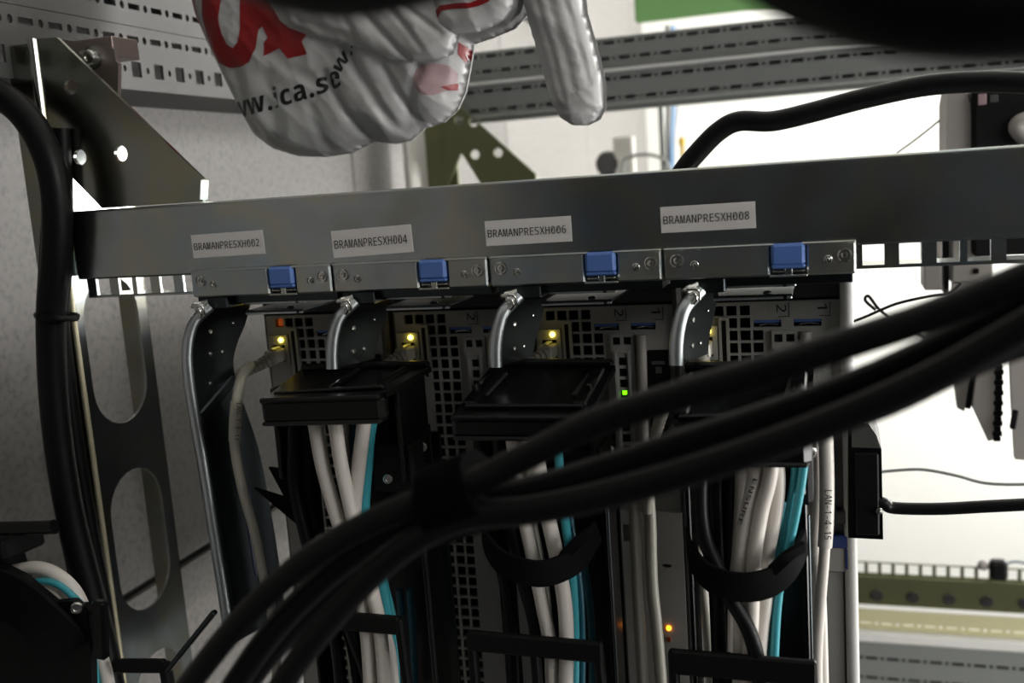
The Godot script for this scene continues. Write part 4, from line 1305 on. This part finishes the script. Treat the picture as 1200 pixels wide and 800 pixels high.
func bag() -> void:
	bag_noise.seed = 12
	bag_noise.noise_type = FastNoiseLite.TYPE_SIMPLEX_SMOOTH
	bag_noise.frequency = 0.03
	bag_noise.fractal_type = FastNoiseLite.FRACTAL_RIDGED
	bag_noise.fractal_octaves = 2
	bag_noise.fractal_gain = 0.3
	var t := thing("carrier_bag", "crumpled white plastic carrier bag with red and black print hanging over the post", "plastic bag")
	bag_outline = px_poly([[215, -80], [226, -20], [236, 20], [248, 48], [262, 78], [276, 106], [290, 134], [304, 160], [324, 175], [350, 183], [384, 184], [414, 179], [440, 166], [464, 169], [482, 165], [498, 151], [520, 144], [536, 130], [546, 108], [551, 82], [556, 52], [578, 45], [602, 34], [618, 18], [640, -80]])
	for q in [[428, 62, 478, 148, 3.2, 4.5], [404, 92, 446, 168, 3.6, 4.0], [470, 82, 500, 140, 2.4, 3.5], [338, 96, 352, 182, 1.8, 7.0], [388, 128, 402, 182, 1.6, 5.0], [510, 84, 486, 160, 2.2, 4.0], [300, 88, 322, 150, 1.4, 6.0], [360, 80, 400, 100, 1.4, 5.0]]:
		var w := px_poly([[q[0], q[1]], [q[2], q[3]]])
		bag_creases.append([w[0], w[1], q[4], q[5]])
	var st := start()
	drape(st, bag_outline, 0.0, 2.0, 0.7)
	part("bag_body", st, M.film, t)
	# print on the body
	var red := [
		[[238, -60], [250, -30], [248, 12], [257, 48], [254, 58], [247, 46], [240, 26], [232, 4], [222, -40]],
		[[272, -40], [262, -5], [260, 25], [262, 46], [269, 66], [278, 77], [292, 83], [308, 82], [318, 76], [325, 62], [327, 40], [331, 36], [338, 49], [334, 55], [334, 70], [352, 61], [362, 73], [384, 68], [378, 54], [383, 46], [362, 38], [352, 30], [340, 10], [330, -40], [304, -40], [307, 8], [307, 40], [305, 54], [299, 61], [292, 57], [286, 44], [283, 28], [285, 10], [292, -8], [296, -40]],
	]
	for q in red:
		st = start()
		drape(st, Geometry2D.intersect_polygons(px_poly(q), bag_outline)[0], 0.35, 2.4)
		part("red_print", st, M.print_red, t)
	var pink := [[[510, 80], [526, 78], [540, 80], [545, 88], [543, 98], [535, 108], [522, 114], [511, 113], [504, 105], [502, 94], [505, 85]]]
	for q in pink:
		st = start()
		drape(st, px_poly(q), 0.3, 2.4)
		part("faded_print", st, M.print_pink, t)
	for q in [[[530, 104], [544, 99], [543, 107], [536, 108]], [[547, 52], [554, 58], [557, 70], [550, 74], [546, 66]]]:
		st = start()
		drape(st, Geometry2D.intersect_polygons(px_poly(q), bag_outline)[0], 0.35, 1.6)
		part("red_print", st, M.print_red, t)
	var b0 := px_poly([[289, 141], [424, 121]])
	var span := b0[0].distance_to(b0[1])
	letters("lettering", "ww.ica.se", M.print_black, t, Vector3.ZERO, Vector3.RIGHT, Vector3.UP, span, 14.5, "Droid Sans", [b0[0], (b0[1] - b0[0]).normalized(), -0.05, 0.0012])
	var b1 := px_poly([[420, 92], [436, 58]])
	letters("lettering", "w.i", M.print_black, t, Vector3.ZERO, Vector3.RIGHT, Vector3.UP, b1[0].distance_to(b1[1]), 9.0, "Droid Sans", [b1[0], (b1[1] - b1[0]).normalized(), 0.3, 0.0])
	# bright fold lying over the body
	bag_outline = px_poly([[350, -70], [352, -20], [357, 14], [366, 34], [396, 50], [430, 58], [458, 66], [478, 75], [506, 78], [530, 76], [549, 68], [556, 46], [548, 16], [545, -30], [552, -70]])
	bag_creases = []
	for q in [[380, 30, 440, 50, 1.6, 3.5], [455, 20, 500, 72, 2.4, 3.0], [480, 10, 520, 60, 2.0, 2.6], [430, 14, 450, 60, 1.6, 3.0], [500, 14, 540, 44, 1.8, 2.6]]:
		var w := px_poly([[q[0], q[1]], [q[2], q[3]]])
		bag_creases.append([w[0], w[1], q[4], q[5]])
	bag_lift = 27.0
	bag_bulge = 10.0
	bag_fold = 1.3
	bag_noise.seed = 5
	st = start()
	drape(st, bag_outline, 0.0, 2.2, 1.0)
	part("bag_fold", st, M.film, t)
	# rolled part with the red outline, joining the handle
	bag_outline = px_poly([[520, -50], [527, 10], [535, 40], [552, 47], [580, 44], [604, 34], [618, 18], [628, -50]])
	bag_creases = []
	bag_lift = 30.0
	bag_bulge = 9.0
	st = start()
	drape(st, bag_outline, 0.0, 2.0, 1.0)
	part("bag_fold", st, M.film, t)
	st = start()
	drape(st, px_poly([[530, 26], [541, 16], [560, 14], [576, 14], [592, 7], [600, 3], [597, 12], [586, 17], [574, 20], [556, 20], [543, 22], [537, 30], [534, 37]]), 0.4, 1.6)
	part("red_print", st, M.print_red, t)
	# looped handle
	bag_outline = px_poly([[612, -80], [618, 2], [624, 28], [634, 62], [644, 98], [652, 124], [660, 138], [674, 147], [690, 147], [704, 140], [711, 126], [711, 100], [706, 76], [698, 46], [689, 16], [680, -80]])
	for q in [[640, 0, 672, 118, 1.1, 2.6], [655, 0, 684, 106, 1.2, 2.6], [672, 0, 700, 100, 0.9, 2.4], [628, 20, 660, 128, 0.8, 2.4], [664, 128, 700, 128, 1.6, 2.4]]:
		var w := px_poly([[q[0], q[1]], [q[2], q[3]]])
		bag_creases.append([w[0], w[1], q[4], q[5]])
	bag_lift = 8.0
	bag_bulge = 13.0
	bag_fold = 1.0
	bag_noise.seed = 8
	bag_noise.frequency = 0.05
	var hole := px_poly([[676, 110], [682, 112], [690, 118], [684, 123], [680, 123]])
	st = start()
	for half in 2:
		for pc in Geometry2D.clip_polygons(Geometry2D.intersect_polygons(bag_outline, px_poly([[500, -200], [800, -200], [800, 117], [500, 117]]) if half == 0 else px_poly([[500, 117], [800, 117], [800, 300], [500, 300]]))[0], hole):
			drape(st, pc, 0.0, 1.8, 0.8)
	part("bag_handle", st, M.film, t)

# ---- things around the open side and in the background ----
func clutter() -> void:
	# black power block beside the rightmost server
	var t := thing("power_block", "black power block with a chamfered corner beside the rightmost server", "power supply")
	var st := start()
	var ol := PackedVector2Array()
	for q in [[994, 494], [1018, 497], [1027, 510], [1033, 526], [1035, 632], [994, 630]]:
		var w := P(q[0], q[1], -34)
		ol.append(Vector2(w.x, w.y) * 1000.0)
	plate(st, ol, [], mm(0, 0, -34), Vector3.RIGHT, Vector3.UP, 42.0)
	part("case", st, M.black, t)
	st = start()
	bx(st, P(1002, 560, -34).x * 1000, P(1030, 560, -34).x * 1000, P(1010, 626, -34).y * 1000, P(1010, 530, -34).y * 1000, -35, -32.4, 0.8)
	part("face_plate", st, M.black_matte, t)
	st = start()
	var cp := PackedVector2Array()
	for q in [[998, 497], [1017, 498], [1026, 511], [1032, 525], [998, 524]]:
		var w := P(q[0], q[1], -33.4)
		cp.append(Vector2(w.x, w.y) * 1000.0)
	plate(st, cp, [], mm(0, 0, -33.4), Vector3.RIGHT, Vector3.UP, 1.0)
	part("chamfer_panel", st, mat(Color(0.3, 0.3, 0.29), 0.5), t)
	st = start()
	lathe(st, P(1030, 598, -32), Vector3(0.3, 0, 0.95), [[2.0, 0], [1.8, 1.2], [0, 1.8]], 12)
	part("screw", st, M.chrome, t)
	st = start()
	tube(st, path([[1022, 584, -36], [1036, 590, -36], [1048, 595, -38], [1100, 596, -40], [1160, 593, -42], [1260, 588, -44]], 0), 0.0031, 12, 6)
	part("cable", st, M.rubber, t)
	# equipment hanging beyond the post
	t = thing("equipment_case", "grey and black equipment case hanging behind the post's right end", "equipment")
	var z := -330.0
	st = start()
	var a := P(1109, 100, z)
	var b := P(1140, 338, z)
	var c := P(1250, 160, z)
	var gp := PackedVector2Array()
	for q in [[1109, 120], [1112, 104], [1122, 98], [1131, 104], [1137, 122], [1140, 168], [1140, 250], [1109, 250]]:
		var w := P(q[0], q[1], z)
		gp.append(Vector2(w.x, w.y) * 1000.0)
	plate(st, gp, [], mm(0, 0, z), Vector3.RIGHT, Vector3.UP, 60.0)
	part("grey_shell", st, M.device, t)
	st = start()
	bx(st, P(1138, 100, z).x * 1000, c.x * 1000, P(1140, 300, z).y * 1000, P(1140, 104, z).y * 1000, z - 60, z + 6, 3)
	part("black_body", st, M.black_matte, t)
	st = start()
	bx(st, P(1146, 100, z + 6).x * 1000, P(1156, 100, z + 6).x * 1000, P(1140, 124, z + 6).y * 1000, P(1140, 111, z + 6).y * 1000, z + 5, z + 7.4, 0.4)
	part("pale_button", st, mat(Color(0.62, 0.52, 0.54), 0.5), t)
	st = start()
	bx(st, P(1160, 100, z + 6).x * 1000, P(1170, 100, z + 6).x * 1000, P(1140, 122, z + 6).y * 1000, P(1140, 113, z + 6).y * 1000, z + 5, z + 6.6, 0.4)
	part("grey_button", st, M.server_dark, t)
	st = start()
	tube(st, path([[1210, 168], [1192, 150], [1204, 140], [1240, 138]], z + 8), 0.006, 14, 5)
	part("grey_knob", st, M.device, t)
	st = start()
	for q in [[1083, 1104, 250, 340], [1116, 1164, 250, 334]]:
		bx(st, P(q[0], 300, z).x * 1000, P(q[1], 300, z).x * 1000, P(1100, q[3], z).y * 1000, P(1100, q[2], z).y * 1000, z - 40, z, 1.0)
	bx(st, P(1083, 300, z).x * 1000, P(1200, 300, z).x * 1000, P(1100, 262, z).y * 1000, P(1100, 240, z).y * 1000, z - 50, z + 4, 1.0)
	part("lower_bracket", st, M.device, t)
	st = start()
	bx(st, P(1107, 300, z).x * 1000, P(1113, 300, z).x * 1000, P(1100, 346, z).y * 1000, P(1100, 250, z).y * 1000, z - 30, z - 4, 0.6)
	bx(st, P(1140, 300, z).x * 1000, P(1147, 300, z).x * 1000, P(1100, 322, z).y * 1000, P(1100, 316, z).y * 1000, z - 3, z + 2, 0.6)
	part("dark_gap", st, M.black_matte, t)
	# grey connector plates hanging below it
	var specs := [
		["first of the grey hanging connector plates, nearest the white gap", [[1116, 330], [1150, 330], [1146, 400], [1142, 440], [1130, 482], [1122, 478], [1117, 440]]],
		["grey wedge shaped connector plate with a dark toothed edge", [[1150, 330], [1172, 330], [1171, 425], [1167, 514], [1158, 517], [1140, 478], [1146, 430]]],
		["grey connector plate cut off by the picture's right edge", [[1180, 330], [1230, 330], [1226, 500], [1210, 540], [1190, 538], [1186, 470]]]]
	for i in 3:
		t = thing("connector_plate", specs[i][0], "connector plate")
		st = start()
		var pl := PackedVector2Array()
		for q in specs[i][1]:
			var w := P(q[0], q[1], z + 10.0 * i)
			pl.append(Vector2(w.x, w.y) * 1000.0)
		plate(st, pl, [], mm(0, 0, z + 10.0 * i), Vector3.RIGHT, Vector3.UP, 9.0)
		part("plate", st, M.device, t)
		st = start()
		if i == 1:
			for k in 15:
				var w := P(1168.0 - 0.012 * k * k, 430.0 + 6.0 * k, z + 10)
				box(st, w + mm(1.5, 0, -4), mm(5.0 + (k % 2) * 1.6, 3.9, 10), 0.0006)
		else:
			var w0 := P([1146, 0, 1190][i], [400, 0, 480][i], z + 10.0 * i)
			var w1 := P([1134, 0, 1186][i], [478, 0, 502][i], z + 10.0 * i)
			bar(st, w0 + mm(0, 0, 1), w1 + mm(0, 0, 1), 0.004, 0.004, Vector3.RIGHT, 0.0008)
		part("dark_edge", st, M.black_matte, t)
	cord("thin_cable", "thin pale cable crossing the white gap above the black one", "cable", "", [[1010, 556], [1040, 552], [1080, 550], [1120, 557], [1165, 567], [1260, 566]], -240, 1.1, M.frame_grey, 8)
	cord("thin_cable", "thin dark cable arching above the thick mains cables in the white gap", "cable", "", [[980, 384], [1012, 372], [1050, 356], [1090, 347], [1112, 344], [1126, 332]], -200, 1.0, M.rubber, 8)
	cord("thin_cable", "thin dark cable with a looped end hanging in the white gap", "cable", "", [[1026, 363], [1014, 352], [1018, 347], [1030, 362], [1050, 378], [1070, 388], [1100, 402], [1150, 420]], -205, 1.0, M.rubber, 8)
	cord("thin_cable", "thin dark cable running level between the thick cables in the white gap", "cable", "", [[1040, 388], [1080, 382], [1120, 379], [1160, 372]], -210, 1.0, M.rubber, 8)
	cord("thin_cable", "faint pale cable slanting across the white wall above the post", "cable", "", [[1050, 180], [1080, 158], [1112, 132]], -380, 0.9, M.pale, 8)
	# clip on the far post
	t = thing("black_clip", "black clip with a thin wire sitting on the olive far post", "clip")
	st = start()
	z = -790.0
	box(st, P(1170, 667, z), mm(20, 24, 18), 0.004)
	part("clip_body", st, M.black_matte, t)
	st = start()
	box(st, P(1152, 662, z), mm(13, 12, 12), 0.004)
	part("clip_ear", st, M.device, t)
	st = start()
	tube(st, path([[1180, 660], [1192, 658], [1220, 664]], z), 0.0014, 8, 4)
	part("wire", st, M.teal_thin, t)
	# far shelf with cables and boxes, seen above the post
	z = -1250.0
	var ys := P(740, 226, z).y * 1000.0
	st = start()
	bx(st, -200, 420, ys - 18, ys, z - 180, z + 40, 2)
	single("wall_shelf", st, M.pale, "pale wall shelf behind the post carrying the background clutter", "shelf")
	st = start()
	var s0 := P(720, 226, z)
	bx(st, P(720, 200, z).x * 1000, P(742, 200, z).x * 1000, ys, P(730, 160, z).y * 1000, z - 30, z, 2)
	single("pale_box", st, M.pale, "small pale box standing on the far shelf under the bag handle", "box")
	st = start()
	lathe(st, Vector3(P(712, 200, z).x, P(712, 192, z).y, z * 0.001 - 0.02), Vector3.BACK, [[22, -20], [22, 14], [19, 20], [0, 20]], 20)
	bx(st, P(712, 200, z).x * 1000 - 14, P(712, 200, z).x * 1000 + 14, ys, P(712, 192, z).y * 1000, z - 38, z - 4, 2)
	single("dark_spool", st, M.server_dark, "dark round spool beside the small pale box on the far shelf", "spool")
	st = start()
	bx(st, P(772, 200, z).x * 1000, P(778, 200, z).x * 1000, ys, P(775, 40, z).y * 1000, z - 30, z - 20, 0.5)
	single("thin_pole", st, M.frame_grey, "thin dark upright pole on the far shelf beside coloured cables", "pole")
	for i in 3:
		cord("hanging_cable", ["pale lilac cable hanging beside the thin far pole", "light blue cable hanging beside the thin far pole", "white cable hanging at the outer side of the far blue one"][i], "cable", "", [[782 + 6 * i, 30], [783 + 6 * i, 120], [782 + 5 * i, 160], [784 + 3 * i, 228]], z - 10.0 * i, 3.2, [M.frame_paint, M.blue_cable, M.white_cable][i], 8)
	st = start()
	box(st, P(799, 166, z), mm(10, 14, 8), 0.002)
	bx(st, P(797, 166, z).x * 1000, P(801, 166, z).x * 1000, ys, P(799, 166, z).y * 1000, z - 3, z)
	single("yellow_tag", st, M.yellow_cable, "small yellow tag standing beside the far blue cable", "tag")
	cord("loop_cable", "dark cable looping low in front of the far pole", "cable", "", [[728, 228], [730, 192], [738, 184], [756, 181], [772, 184], [784, 196], [786, 228]], z + 30, 3.0, M.frame_grey, 8)
	# green board at the top
	t = thing("green_board", "plain green board hanging in the background at the top edge", "board")
	z = -1500.0
	st = start()
	var g0 := P(744, 27, z)
	var g1 := P(960, 24, z)
	bx(st, g0.x * 1000, g1.x * 1000, g0.y * 1000, g0.y * 1000 + 420, z - 14, z, 4)
	part("board", st, M.green, t)
	st = start()
	for u in [0.2, 0.8]: bx(st, lerpf(g0.x, g1.x, u) * 1000 - 3, lerpf(g0.x, g1.x, u) * 1000 + 3, g0.y * 1000 + 410, 1500, z - 10, z - 4, 0.5)
	part("hanger_rods", st, M.frame_grey, t)
